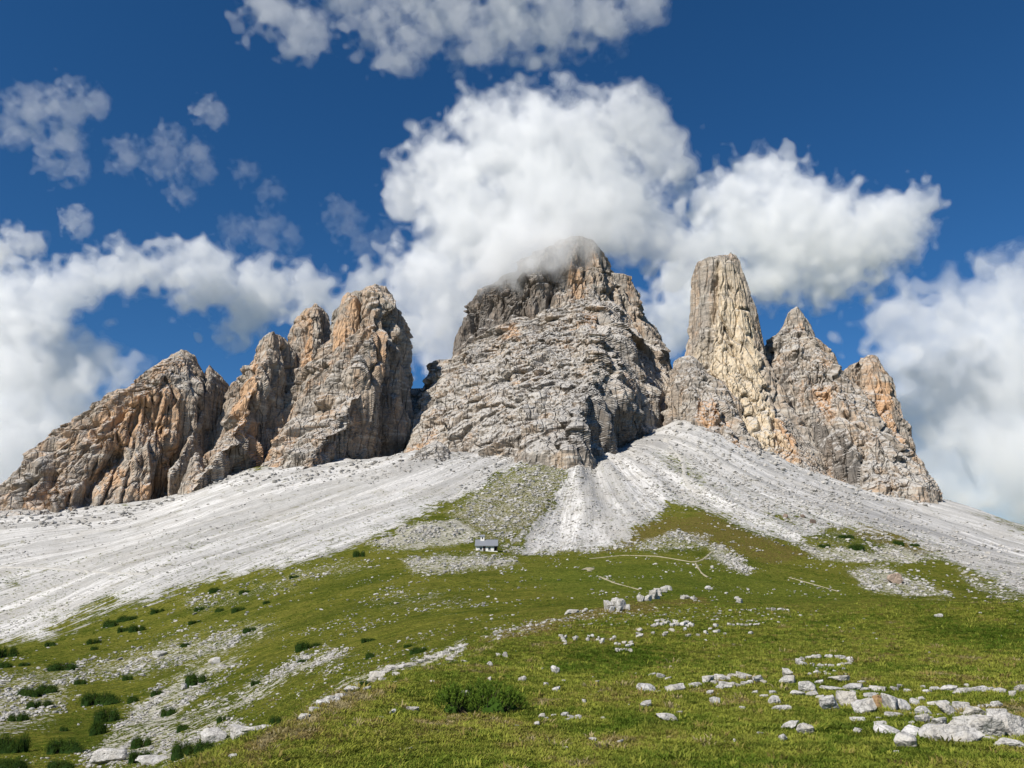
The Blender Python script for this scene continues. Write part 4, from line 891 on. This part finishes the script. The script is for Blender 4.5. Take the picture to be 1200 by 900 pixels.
# tussocks of the farther slopes
rs = np.random.RandomState(32)
p, r = pick((1 - .86 * c_(scree)) * (1 - .6 * c_(stony)) * (c_(RG) > 45) * (c_(RG) < 600) * np.clip(.5 + 1.4 * fbm(np.stack([c_(GX) / 9, c_(GY) / 9, 0 * c_(GX)], -1), 3, .6), .08, 1.5), 60000, rs)
hgt = (1.0 + 1.6 * rs.rand(len(p)) ** 2) * r / F * .62
sc3 = np.stack([hgt * 1.9, hgt * 1.9, hgt * .8], -1)
ro = np.stack([rs.uniform(-.1, .1, len(p)), rs.uniform(-.1, .1, len(p)), rs.uniform(0, 6.28, len(p))], -1)
i_, j_ = np.clip(np.searchsorted(RR, r) - 1, 0, NR_ - 1), np.clip(np.searchsorted(th_f, np.arctan2(p[:, 0], p[:, 1])) - 1, 0, FJ)
tint = np.clip(.24 + .6 * fbm(p / 22 + 3, 4, .6) + .4 * dry[i_, j_] + rs.normal(0, .12, len(p)), 0, .8)
scatter('tussocks', TUFTS, p, sc3, ro, tint, kind='stuff', label='coarse olive tussock grass covering the farther slopes', category='grass')
print('scatter', time.time() - T0)

# ------------------------------------------------------------------ dwarf pines
def needle_material(dark, light):
    s = NT('pine_needles'); pos = s.pos(); g = s.attr('shoot')
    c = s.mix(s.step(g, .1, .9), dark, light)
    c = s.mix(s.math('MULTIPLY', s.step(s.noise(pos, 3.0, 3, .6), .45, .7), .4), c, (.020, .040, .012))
    s.b.inputs['Specular IOR Level'].default_value = .05
    return s.done(c, .8)
NEEDLE = needle_material((.040, .080, .010), (.165, .250, .030)); FARNEEDLE = needle_material((.016, .036, .006), (.070, .115, .016))
def bark_material():
    s = NT('pine_bark'); return s.done(s.mix(s.noise(s.pos(), 8, 4, .6), (.05, .035, .025), (.11, .08, .06)), .95)
BARK = bark_material()
def pine_meshes(seed, n_shoot, per, nl, shape, mat, core):
    """low creeping pine: upright shoots with brushes of needles over an uneven dome of unit half-width"""
    rs = np.random.RandomState(seed); V, Fc, G = [], [], []; SV, SF = [], []
    lobes = [(rs.uniform(-.7, .7), rs.uniform(-.4, .4), rs.uniform(.3, .55), rs.uniform(.6, 1.0)) for _ in range(shape)]
    for k in range(n_shoot):
        lx, ly, lr, lh = lobes[rs.randint(len(lobes))]
        a_, q_ = rs.uniform(0, 6.28), math.sqrt(rs.rand())
        x, y = lx + lr * q_ * math.cos(a_), ly + lr * .8 * q_ * math.sin(a_)
        z = lh * .75 * math.sqrt(max(0, 1 - (q_ * .95) ** 2)) * rs.uniform(.55, 1.05) + .02
        ax = np.array((math.cos(a_) * q_ * .8 + rs.normal(0, .25), math.sin(a_) * q_ * .8 + rs.normal(0, .25), 1.0)); ax /= np.linalg.norm(ax)
        e1 = np.cross(ax, (0.3, .9, .1)); e1 /= np.linalg.norm(e1); e2 = np.cross(ax, e1)
        L_ = nl * rs.uniform(1.4, 2.4); base = np.array((x, y, z)) - ax * L_ * .5; br = rs.rand()
        for m in range(per):
            t = rs.rand(); b0 = base + ax * L_ * t; f = rs.uniform(0, 6.28); up = .35 + .65 * t
            d = (e1 * math.cos(f) + e2 * math.sin(f)) * (1.1 - .6 * t) + ax * up; d /= np.linalg.norm(d)
            sd = np.cross(d, ax); sd = sd / (np.linalg.norm(sd) + 1e-6) * nl * .075
            tip = b0 + d * nl * rs.uniform(.7, 1.1); i = len(V)
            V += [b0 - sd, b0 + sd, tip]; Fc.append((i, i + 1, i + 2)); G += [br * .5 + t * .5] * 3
        if k % 9 == 0:                                      # a visible stem from the root to this shoot
            p0 = np.array((lx * .5, ly * .5, 0.0)); p1 = base; w_ = nl * .22; i = len(SV)
            for pp, ww in ((p0, w_ * 1.6), ((p0 + p1) / 2 - np.array((0, 0, .05)), w_), (p1, w_ * .5)):
                for f in range(4): SV.append(pp + ww * np.array((math.cos(f * 1.57), math.sin(f * 1.57), 0)))
            for s0 in (0, 4):
                for f in range(4): SF.append((i + s0 + f, i + s0 + (f + 1) % 4, i + s0 + 4 + (f + 1) % 4, i + s0 + 4 + f))
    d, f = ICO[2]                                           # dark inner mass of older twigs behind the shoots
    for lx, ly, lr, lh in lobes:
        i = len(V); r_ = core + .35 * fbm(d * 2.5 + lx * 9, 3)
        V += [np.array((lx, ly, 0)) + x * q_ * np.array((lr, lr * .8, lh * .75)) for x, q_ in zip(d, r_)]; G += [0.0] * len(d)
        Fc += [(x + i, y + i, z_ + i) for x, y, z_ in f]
    return make_mesh('foliage', V, Fc, False, dict(shoot=np.array(G)), mat), make_mesh('stem', SV, SF, True, None, BARK)
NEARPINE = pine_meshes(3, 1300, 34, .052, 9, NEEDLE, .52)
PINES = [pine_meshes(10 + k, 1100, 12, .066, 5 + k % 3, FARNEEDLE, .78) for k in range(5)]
def put_pine(u, v, w, h, label, mesh=None, group='dwarf pines dotted over the slopes'):
    g = ground_at(u, v + h * .42); dist = math.hypot(g[0], g[1]); px = dist / F
    rs = np.random.RandomState(int(u * 5 + v * 3)); fo, stm = mesh or PINES[rs.randint(len(PINES))]
    sx = w * px / 2 * 1.05; sz = h * px * 1.25; sy = max(.75 * sx, .5 * sz)
    y = g[1] + sy * .5; x = g[0] * y / g[1]
    e = link('dwarf_pine', None, None, (x, y, min(float(ground_z(x, y)), g[2] + .3 * sz) - .04 * sz), label=label, category='dwarf pine', group=group)
    e.scale = (sx, sy, sz); e.rotation_euler = (0, 0, rs.uniform(-.3, .3) + (math.pi if rs.rand() < .5 else 0) if mesh is None else 0)
    link('foliage', fo, e); link('stem', stm, e)
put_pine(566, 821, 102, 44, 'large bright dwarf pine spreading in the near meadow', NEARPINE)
for u, v, w, h, lab in (
 (33, 812, 28, 11, 'left half of the joined pair of dwarf pines by the stony patch'), (58, 808, 25, 11, 'right half of the joined pair of dwarf pines by the stony patch'),
 (46, 826, 23, 10, 'dwarf pine just below the joined pair'), (118, 820, 41, 16, 'widest dark dwarf pine in the middle of the left slope'),
 (154, 820, 17, 9, 'small dwarf pine right of the widest dark one'), (121, 841, 26, 17, 'upper of two stacked dwarf pines below the widest one'),
 (112, 854, 23, 18, 'lower of two stacked dwarf pines below the widest one'), (69, 783, 31, 9, 'long flat dwarf pine above the joined pair'),
 (8, 780, 18, 6, 'flat dwarf pine at the left edge below the scree'), (30, 779, 11, 4, 'tiny dwarf pine beside the flat one at the left edge'),
 (110, 752, 13, 7, 'upper of two small dwarf pines near the scree border'), (109, 760, 11, 5, 'lower of two small dwarf pines near the scree border'),
 (131, 731, 21, 9, 'lower dwarf pine of the dark strip along the scree border'), (149, 725, 21, 7, 'upper dwarf pine of the dark strip along the scree border'),
 (146, 738, 15, 6, 'left of two small dwarf pines under the dark strip'), (161, 737, 17, 8, 'right of two small dwarf pines under the dark strip'),
 (229, 729, 14, 4, 'flat small dwarf pine in the grass of the upper left slope'), (215, 756, 13, 6, 'small dwarf pine above the stony band'),
 (230, 797, 25, 16, 'round dwarf pine with a pale block at its foot'), (196, 835, 19, 10, 'slanting dwarf pine among pale stone ribs'),
 (12, 874, 32, 22, 'big dwarf pine cut by the lower left edge'), (77, 876, 39, 18, 'broad double dwarf pine near the lower left corner'),
 (75, 855, 10, 5, 'tiny dwarf pine above the broad double one'), (166, 871, 21, 13, 'upper dwarf pine right of the large grey outcrop'),
 (165, 887, 25, 15, 'lower dwarf pine right of the large grey outcrop'), (217, 880, 26, 18, 'steep dwarf pine left of the rounded grey outcrop'),
 (242, 875, 25, 13, 'dwarf pine directly below the rounded grey outcrop'), (216, 853, 15, 8, 'small dwarf pine in the bare rock ribs'),
 (8, 897, 40, 14, 'dwarf pine in the very lower left corner'), (75, 898, 32, 10, 'dwarf pine cut by the bottom edge under the double one'),
 (6, 765, 22, 14, 'dark dwarf pine at the left edge on the scree border'), (295, 738, 17, 5, 'flat dwarf pine in the mid left grass'),
 (362, 757, 28, 9, 'long dark dwarf pine in the smooth grass below the chapel side'), (353, 775, 14, 6, 'small dwarf pine below the long dark one'),
 (432, 750, 18, 5, 'thin flat dwarf pine left of the crest outcrop'), (435, 768, 13, 8, 'rounded dwarf pine beside the crest outcrop'),
 (325, 846, 17, 12, 'dwarf pine at the meadow edge below the smooth grass'), (429, 801, 17, 8, 'dwarf pine growing inside the crest outcrop'),
 (491, 762, 18, 9, 'dark dwarf pine above the upper crest outcrop'), (477, 757, 12, 5, 'tiny dwarf pine left of the one above the crest outcrop'),
 (285, 694, 13, 5, 'small dwarf pine close to the scree, upper left slope'), (257, 715, 11, 5, 'left of two neighbouring dwarf pines on the upper left slope'),
 (278, 715, 18, 6, 'right of two neighbouring dwarf pines on the upper left slope'), (233, 714, 12, 5, 'small dwarf pine left of the neighbouring two'),
 (249, 692, 17, 8, 'dwarf pine on the grass tongue touching the scree'), (313, 706, 8, 4, 'tiny lone dwarf pine on the upper left slope'),
 (345, 676, 12, 4, 'flat dwarf pine on the upper end of the scree border'), (421, 649, 14, 9, 'dwarf pine by the pale rubble left of the chapel'),
 (20, 842, 20, 9, 'small dwarf pine between the lower left stone stripes'), (150, 795, 13, 6, 'little dwarf pine above the small one by the widest'), (92, 800, 14, 6, 'flat dwarf pine above the widest dark one'),
 (185, 812, 12, 6, 'little dwarf pine on the stony rib left of the round one'), (262, 842, 14, 7, 'dwarf pine on the lowest smooth grass by the rock ribs'), (300, 800, 12, 6, 'lone little dwarf pine on the smooth green hollow'),
 (60, 755, 14, 6, 'flat dwarf pine just under the scree border near the left edge'), (185, 716, 14, 6, 'dwarf pine at the scree border above the neighbouring two'),
 (966, 640, 13, 6, 'leftmost dwarf pine on the dry terrace right of the path'), (1005, 642, 17, 8, 'largest dwarf pine on the dry terrace right of the path'),
 (1054, 636, 13, 7, 'dwarf pine near the right end of the dry terrace'), (991, 629, 17, 5, 'flat dwarf pine above the largest on the dry terrace'),
 (1072, 639, 10, 4, 'tiny dwarf pine at the right end of the dry terrace')):
    put_pine(u, v, w, h, lab)
print('pines', time.time() - T0)

# ------------------------------------------------------------------ chapel
def plain(name, col, rough=.8, var=.15, scale=3.0):
    s = NT(name); n_ = s.noise(s.pos(), scale, 5, .6)
    return s.done(s.mix(n_, tuple(c * (1 - var) for c in col), tuple(min(1, c * (1 + var)) for c in col)), rough)
def boxes(name, bs, mat, parent):
    V, Fc = [], []
    for (x0, y0, z0, x1, y1, z1) in bs:
        i = len(V); V += [(x, y, z) for z in (z0, z1) for (x, y) in ((x0, y0), (x1, y0), (x1, y1), (x0, y1))]
        Fc += [(i, i + 3, i + 2, i + 1), (i + 4, i + 5, i + 6, i + 7)] + [(i + k, i + (k + 1) % 4, i + 4 + (k + 1) % 4, i + 4 + k) for k in range(4)]
    return link(name, make_mesh(name, V, Fc, False, None, mat), parent)
def prism(name, prof, x0, x1, mat, parent):
    """profile in (y, z) swept along x"""
    k = len(prof); V = [(x0, y, z) for y, z in prof] + [(x1, y, z) for y, z in prof]
    me = bpy.data.meshes.new(name); me.from_pydata(V, [], [tuple(range(k)), tuple(range(2 * k - 1, k - 1, -1))] + [(i, k + i, k + (i + 1) % k, (i + 1) % k) for i in range(k)]); me.materials.append(mat)
    return link(name, me, parent)
WHITE = plain('white_render', (.74, .72, .68), .85, .06); SLATE = plain('grey_metal_roof', (.19, .20, .22), .55, .12, 1.2)
DARKW = plain('dark_timber', (.045, .035, .028), .8); GLASS = plain('dark_window_glass', (.03, .035, .04), .15)
g = ground_at(570, 646); PXM = math.hypot(g[0], g[1]) / F
ch = link('chapel', None, None, (g[0], g[1] + 3, float(ground_z(g[0], g[1] + 3)) - .2), label='small white chapel with a grey pitched roof and little belfry', category='chapel')
LW = 26 * PXM / 2; WH = 6.0 * PXM; RH = 6.6 * PXM; DP = 3.0
xr = LW * .66
boxes('wall', [(-LW + .25, -DP + .3, -1.2, xr, DP - .3, WH)], WHITE, ch)
prism('gable', [(-DP + .3, WH), (DP - .3, WH), (0, WH + RH * .86)], -LW + .25, xr, WHITE, ch)
rf = prism('roof', [(-DP - .35, WH - .25), (0, WH + RH), (DP + .35, WH - .25), (DP + .35, WH - .02), (0, WH + RH + .25), (-DP - .35, WH - .02)], -LW - .1, LW + .1, SLATE, ch)
boxes('ridge_cap', [(-LW - .12, -.18, WH + RH + .2, LW + .12, .18, WH + RH + .33)], SLATE, rf)
be = boxes('belfry', [(-LW * .55, -.75, WH + RH * .72, -LW * .55 + 1.5, .75, WH + RH + 1.3)], WHITE, ch)
prism('belfry_roof', [(-1.0, WH + RH + 1.3), (0, WH + RH + 2.1), (1.0, WH + RH + 1.3)], -LW * .55 - .25, -LW * .55 + 1.75, SLATE, be)
boxes('belfry_opening', [(-LW * .55 + .5, -.78, WH + RH + .35, -LW * .55 + 1.0, -.752, WH + RH + 1.0)], DARKW, be)
for fx in (-.60, .15):
    wd = boxes('window', [(LW * fx, -DP + .22, WH * .2, LW * fx + .9, -DP + .305, WH * .68)], GLASS, ch)
    boxes('sill', [(LW * fx - .1, -DP + .12, WH * .15, LW * fx + 1.0, -DP + .295, WH * .2)], WHITE, wd)
dr = boxes('door', [(-LW * .30, -DP + .2, -.9, -LW * .30 + .9, -DP + .302, WH * .9)], DARKW, ch)
boxes('handle', [(-LW * .30 + .7, -DP + .14, .45, -LW * .30 + .78, -DP + .198, .6)], SLATE, dr)
for yy in (-DP + .35, DP - .6): boxes('porch_post', [(LW - .45, yy, -1.2, LW - .2, yy + .25, WH)], DARKW, ch)
boxes('porch_wall', [(xr + .02, DP - .6, -1.2, LW - .5, DP - .35, WH)], DARKW, ch)
boxes('porch_plinth', [(xr + .03, -DP + .2, -1.2, LW - .1, DP - .62, -.05)], WHITE, ch)

# ------------------------------------------------------------------ footpaths: trodden strips lying on the ground
PATHM = plain('trodden_pale_gravel', (.33, .29, .19), .95, .3, .8)
SCREEPATH = plain('trodden_scree', (.42, .40, .36), .95, .25, .8)
def path(pts, wpx, name='path', mat=None):
    P_ = []
    for (u0, v0), (u1, v1) in zip(pts[:-1], pts[1:]):
        m = max(2, int(math.hypot(u1 - u0, v1 - v0) / 2))
        for t in np.linspace(0, 1, m, endpoint=False): P_.append(ground_at(u0 + (u1 - u0) * t, v0 + (v1 - v0) * t))
    P_ = np.array(P_); 
    for _ in range(3): P_[1:-1] = (P_[:-2] + 2 * P_[1:-1] + P_[2:]) / 4
    d = np.gradient(P_[:, :2], axis=0); d /= np.linalg.norm(d, axis=1, keepdims=True) + 1e-6
    nrm = np.stack([-d[:, 1], d[:, 0]], -1); r = np.hypot(P_[:, 0], P_[:, 1]); V, Fc = [], []
    wd = wpx * np.clip(1 + 1.6 * fbm(np.stack([P_[:, 0] / 7, P_[:, 1] / 7, 0 * r], -1), 3), .0, 1.8) 
    for k, o_ in enumerate((-1, -.5, 0, .5, 1)):
        q_ = P_[:, :2] + nrm * (o_ * wd * .5)[:, None] * (1 + .25 * R.normal(size=(len(P_), 1)) * (abs(o_) == 1))
        V.append(np.stack([q_[:, 0], q_[:, 1], ground_z(q_[:, 0], q_[:, 1]) + (.0006 * r if abs(o_) < 1 else -.0004 * r)], -1))
    V = np.array(V); m = len(P_); i = np.arange(5 * m).reshape(5, m)
    Fc = np.stack([i[:-1, :-1], i[:-1, 1:], i[1:, 1:], i[1:, :-1]], -1).reshape(-1, 4)
    link(name, make_mesh(name, V.reshape(-1, 3), Fc, True, None, mat or PATHM), kind='structure')
path([(-20, 664), (60, 666), (120, 671), (175, 673)], 2.6, mat=SCREEPATH)
path([(690, 655), (730, 651), (770, 652), (812, 659), (822, 657), (836, 646)], .9)
path([(815, 660), (822, 672), (832, 678)], .9)
path([(703, 676), (722, 684), (752, 692)], .6)
path([(684, 668), (692, 664), (690, 672)], 1.6)
path([(779, 514), (790, 528), (800, 540), (803, 560), (806, 570), (820, 578)], 4.0, mat=SCREEPATH)
path([(925, 677), (950, 684), (985, 694)], .6)
print('chapel', time.time() - T0)
# ------------------------------------------------------------------ clouds: closed shells of thin scattering vapour
def surface_nets(f, iso):
    s = f > iso
    nx, ny, nz = f.shape
    cnt = np.zeros((nx - 1, ny - 1, nz - 1), np.int8)
    for a in (0, 1):
        for b in (0, 1):
            for c in (0, 1): cnt += s[a:nx - 1 + a, b:ny - 1 + b, c:nz - 1 + c]
    act = (cnt > 0) & (cnt < 8)
    cid = -np.ones(act.shape, np.int32); ci = np.argwhere(act); cid[act] = np.arange(len(ci))
    acc = np.zeros((len(ci), 3), np.float32); nn = np.zeros(len(ci), np.float32)
    cor = [(a, b, c) for a in (0, 1) for b in (0, 1) for c in (0, 1)]
    val = {k: f[ci[:, 0] + k[0], ci[:, 1] + k[1], ci[:, 2] + k[2]] - iso for k in cor}
    for k in cor:
        for ax in range(3):
            if k[ax]: continue
            k2 = tuple(1 if i == ax else k[i] for i in range(3)); v0, v1 = val[k], val[k2]
            m = (v0 > 0) != (v1 > 0); t = np.where(m, v0 / np.where(m, v0 - v1, 1), 0)
            pt = np.tile(np.array(k, np.float32), (len(ci), 1)); pt[:, ax] += t
            acc += pt * m[:, None]; nn += m
    V = ci + acc / nn[:, None]
    Q = []
    for ax in range(3):
        sl = [slice(1, -1)] * 3; sl[ax] = slice(0, f.shape[ax] - 1); s0 = s[tuple(sl)]
        sl[ax] = slice(1, f.shape[ax]); s1 = s[tuple(sl)]
        e = np.argwhere(s0 != s1); up = s0[s0 != s1]
        off = np.ones(3, int); off[ax] = 0; e = e + off
        b, c = (ax + 1) % 3, (ax + 2) % 3
        q4 = []
        for db, dc in ((-1, -1), (0, -1), (0, 0), (-1, 0)):
            x = e.copy(); x[:, b] += db; x[:, c] += dc; q4.append(cid[x[:, 0], x[:, 1], x[:, 2]])
        q4 = np.stack(q4, -1); q4[~up] = q4[~up][:, ::-1]; Q.append(q4)
    Q = np.concatenate(Q); return V, Q[(Q >= 0).all(1)]

def vapour(density):
    m = bpy.data.materials.new('cloud_vapour'); m.use_nodes = True; t = m.node_tree; t.nodes.clear()
    o = t.nodes.new('ShaderNodeOutputMaterial'); v = t.nodes.new('ShaderNodeVolumeScatter')
    v.inputs['Color'].default_value = (1, 1, 1, 1); v.inputs['Density'].default_value = density; v.inputs['Anisotropy'].default_value = 0.0
    t.links.new(v.outputs[0], o.inputs['Volume']); m.cycles.homogeneous_volume = True
    return m
def cloud(label, blobs, Y, density, voxpx, seed, wisp=.5, billow=.45, shells=((.0, .22), (.12, .5), (.30, 1.0)), flat=.55):
    """blobs: (u, v, radius px[, distance offset m])"""
    px = Y / F; vox = voxpx * px
    bl = [(unproj(b[0], b[1], Y + (b[3] if len(b) > 3 else 0)), b[2] * px * 1.05) for b in blobs]
    lo = np.min([c - r * 1.25 for c, r in bl], 0) - 3 * vox; hi = np.max([c + r * 1.25 for c, r in bl], 0) + 3 * vox
    nn = np.ceil((hi - lo) / vox).astype(int)
    ax = [lo[k] + vox * np.arange(nn[k]) for k in range(3)]
    rs = np.random.RandomState(seed)
    W_ = np.fft.rfftn(rs.normal(size=tuple(nn)).astype(np.float32))
    kx, ky, kz = np.fft.fftfreq(nn[0], vox), np.fft.fftfreq(nn[1], vox), np.fft.rfftfreq(nn[2], vox)
    k = np.sqrt((kx ** 2)[:, None, None] + (ky ** 2)[None, :, None] + (kz ** 2)[None, None, :]) + 1e-9
    Rm = np.mean([r for _, r in bl]); lam0 = 1.5 * Rm
    field = lambda flt: np.fft.irfftn(W_ * flt, s=tuple(nn), axes=(0, 1, 2)).astype(np.float32)
    wr = [field(np.exp(-(np.log(k * Rm * .9) / .8) ** 2)) for sh in (0,)]
    W2 = np.fft.rfftn(rs.normal(size=tuple(nn)).astype(np.float32)); w2 = np.fft.irfftn(W2 * np.exp(-(np.log(k * Rm * .9) / .8) ** 2), s=tuple(nn), axes=(0, 1, 2)).astype(np.float32)
    wx = wr[0] / wr[0].std() * Rm * .17; wz = w2 / w2.std() * Rm * .17
    M = np.full(nn, -1.0, np.float32)
    for c, r in bl:
        d2 = (ax[0][:, None, None] - c[0] + wx) ** 2 + ((ax[1] - c[1]) ** 2 / flat ** 2)[None, :, None] + (ax[2][None, None, :] - c[2] + wz) ** 2
        x = (1 - np.sqrt(d2).astype(np.float32) / np.float32(r))
        hh = np.clip(.5 + .5 * (x - M) / .25, 0, 1); M = M * (1 - hh) + x * hh + .25 * hh * (1 - hh)
    g = field(np.where(k > 1 / lam0, k ** -1.95, 0)); g /= g.std()
    near = np.clip((M + .22) / .3, 0, 1)
    T = M + wisp * .30 * g * near
    lam, am = .62 * Rm, billow * .55
    while lam > 3.2 * vox:
        b_ = field(np.exp(-(np.log(k * lam) / .45) ** 2)); b_ /= b_.std()
        T += am * (np.abs(b_) - .70) * .42 * near
        lam *= .5; am *= .56
    T[0] = T[-1] = T[:, 0] = T[:, -1] = T[:, :, 0] = T[:, :, -1] = -1
    VV, FF, MI = [], [], []; off = 0
    for j, (th, dm) in enumerate(shells):
        v, f = surface_nets(T, th)
        if len(f) == 0: continue
        VV.append(v * vox + lo); FF.append(f + off); MI.append(np.full(len(f), j)); off += len(v)
    me = make_mesh('cloud', np.concatenate(VV), np.concatenate(FF), True)
    for th, dm in shells: me.materials.append(vapour(density * dm))
    me.polygons.foreach_set('material_index', np.concatenate(MI).astype(np.int32))
    o = link('cloud', me, label=label, category='cloud', group='cumulus clouds behind the peaks')
    print('cloud', label[:30], tuple(nn), len(me.polygons), round(time.time() - T0, 1))
    return o
cloud('big white cloud swallowing the summit of the central peak',
  [(590, 175, 85), (520, 205, 62), (660, 165, 80), (735, 145, 60), (770, 160, 40), (640, 230, 100), (560, 270, 85), (700, 240, 90), (790, 195, 38), (500, 235, 45), (475, 220, 28), (505, 330, 62), (470, 350, 40), (540, 350, 60), (645, 272, 56, -195), (605, 296, 44, -215), (685, 262, 42, -190), (575, 318, 32, -200), (640, 292, 40, -228), (760, 270, 55), (800, 300, 45), (520, 400, 45)],
  1350, .014, 3.0, 41, billow=.36)
cloud('white cloud behind the yellow tower, reaching out to the right',
  [(890, 215, 45), (860, 260, 70), (920, 265, 80), (980, 280, 75), (1030, 270, 60), (1065, 250, 38), (1080, 230, 22), (900, 310, 60), (830, 320, 60), (960, 330, 40), (790, 370, 45), (770, 400, 32), (1010, 310, 40), (940, 190, 22)],
  2600, .009, 3.2, 42)
cloud('towering white cloud with a grey base at the right edge',
  [(1130, 360, 52), (1190, 340, 55), (1070, 385, 50), (1150, 420, 85), (1030, 405, 35), (1090, 440, 70), (1220, 430, 95), (1160, 500, 95, -300), (1100, 510, 70, -300), (1230, 530, 90, -380), (1170, 570, 70, -460), (1120, 560, 44, -430), (1060, 450, 40), (1260, 360, 70)],
  3300, .0042, 3.4, 43)
cloud('long bank of cloud drifting behind the left peaks',
  [(190, 310, 34), (240, 325, 50), (300, 345, 50), (355, 345, 42), (140, 318, 38), (90, 335, 42), (40, 360, 55), (-20, 360, 70), (280, 380, 32), (390, 360, 28), (430, 330, 30), (420, 370, 40), (470, 400, 40), (-60, 410, 90)],
  2900, .0075, 3.4, 44)
cloud('grey cloud piled against the left picture edge',
  [(0, 420, 75), (60, 430, 58), (110, 425, 42), (150, 440, 26), (20, 490, 80, -200), (80, 475, 50, -150), (-40, 480, 100, -250), (0, 550, 70, -380), (40, 530, 48, -300), (-60, 570, 90, -400)],
  3000, .006, 3.4, 45)
cloud('torn cloud along the top edge of the sky',
  [(310, 10, 40), (350, 35, 45), (370, 50, 28), (440, 30, 40), (470, 60, 40), (520, 25, 50), (590, 20, 62), (650, 5, 60), (700, 25, 52), (750, 5, 42), (560, 60, 36), (640, 55, 40), (400, -10, 45), (500, -20, 60), (600, -30, 70)],
  2300, .0034, 3.2, 46, wisp=.8, billow=.35)
for lab, bl, sd, de in (   # thin torn wisps
  ('ragged wisp of cloud high on the left', [(35, 130, 42), (80, 125, 45), (110, 120, 30), (75, 165, 36), (85, 200, 28), (20, 150, 34), (60, 190, 24)], 47, .0020),
  ('loose double wisp right of the ragged left wisp', [(150, 180, 32), (190, 190, 30), (225, 185, 32), (200, 160, 26), (240, 200, 22), (215, 225, 24)], 48, .0015),
  ('smallest cloud tuft above the double wisp', [(245, 130, 27), (255, 138, 20)], 49, .0022),
  ('short thin wisp above the broad grey tower', [(290, 200, 22), (320, 225, 22), (310, 272, 34), (335, 280, 26), (275, 268, 24)], 50, .0011),
  ('small bright cloud at the left edge above the bank', [(5, 290, 36), (35, 292, 28), (-30, 290, 40)], 51, .006),
  ('small puff between the left wisp and the bank', [(90, 258, 24), (95, 270, 18)], 52, .004),
  ('faint wisp left of the big summit cloud', [(400, 250, 28), (415, 270, 26), (430, 285, 24), (450, 275, 20)], 53, .0012)):
    bl = [(u_, v_, r_ * .88) for u_, v_, r_ in bl]
    cloud(lab, bl, 2400, de * .7, 2.6, sd, wisp=1.15, billow=.3, shells=((.0, .5), (.15, 1.0), (.32, 1.6)))
print('done', time.time() - T0)
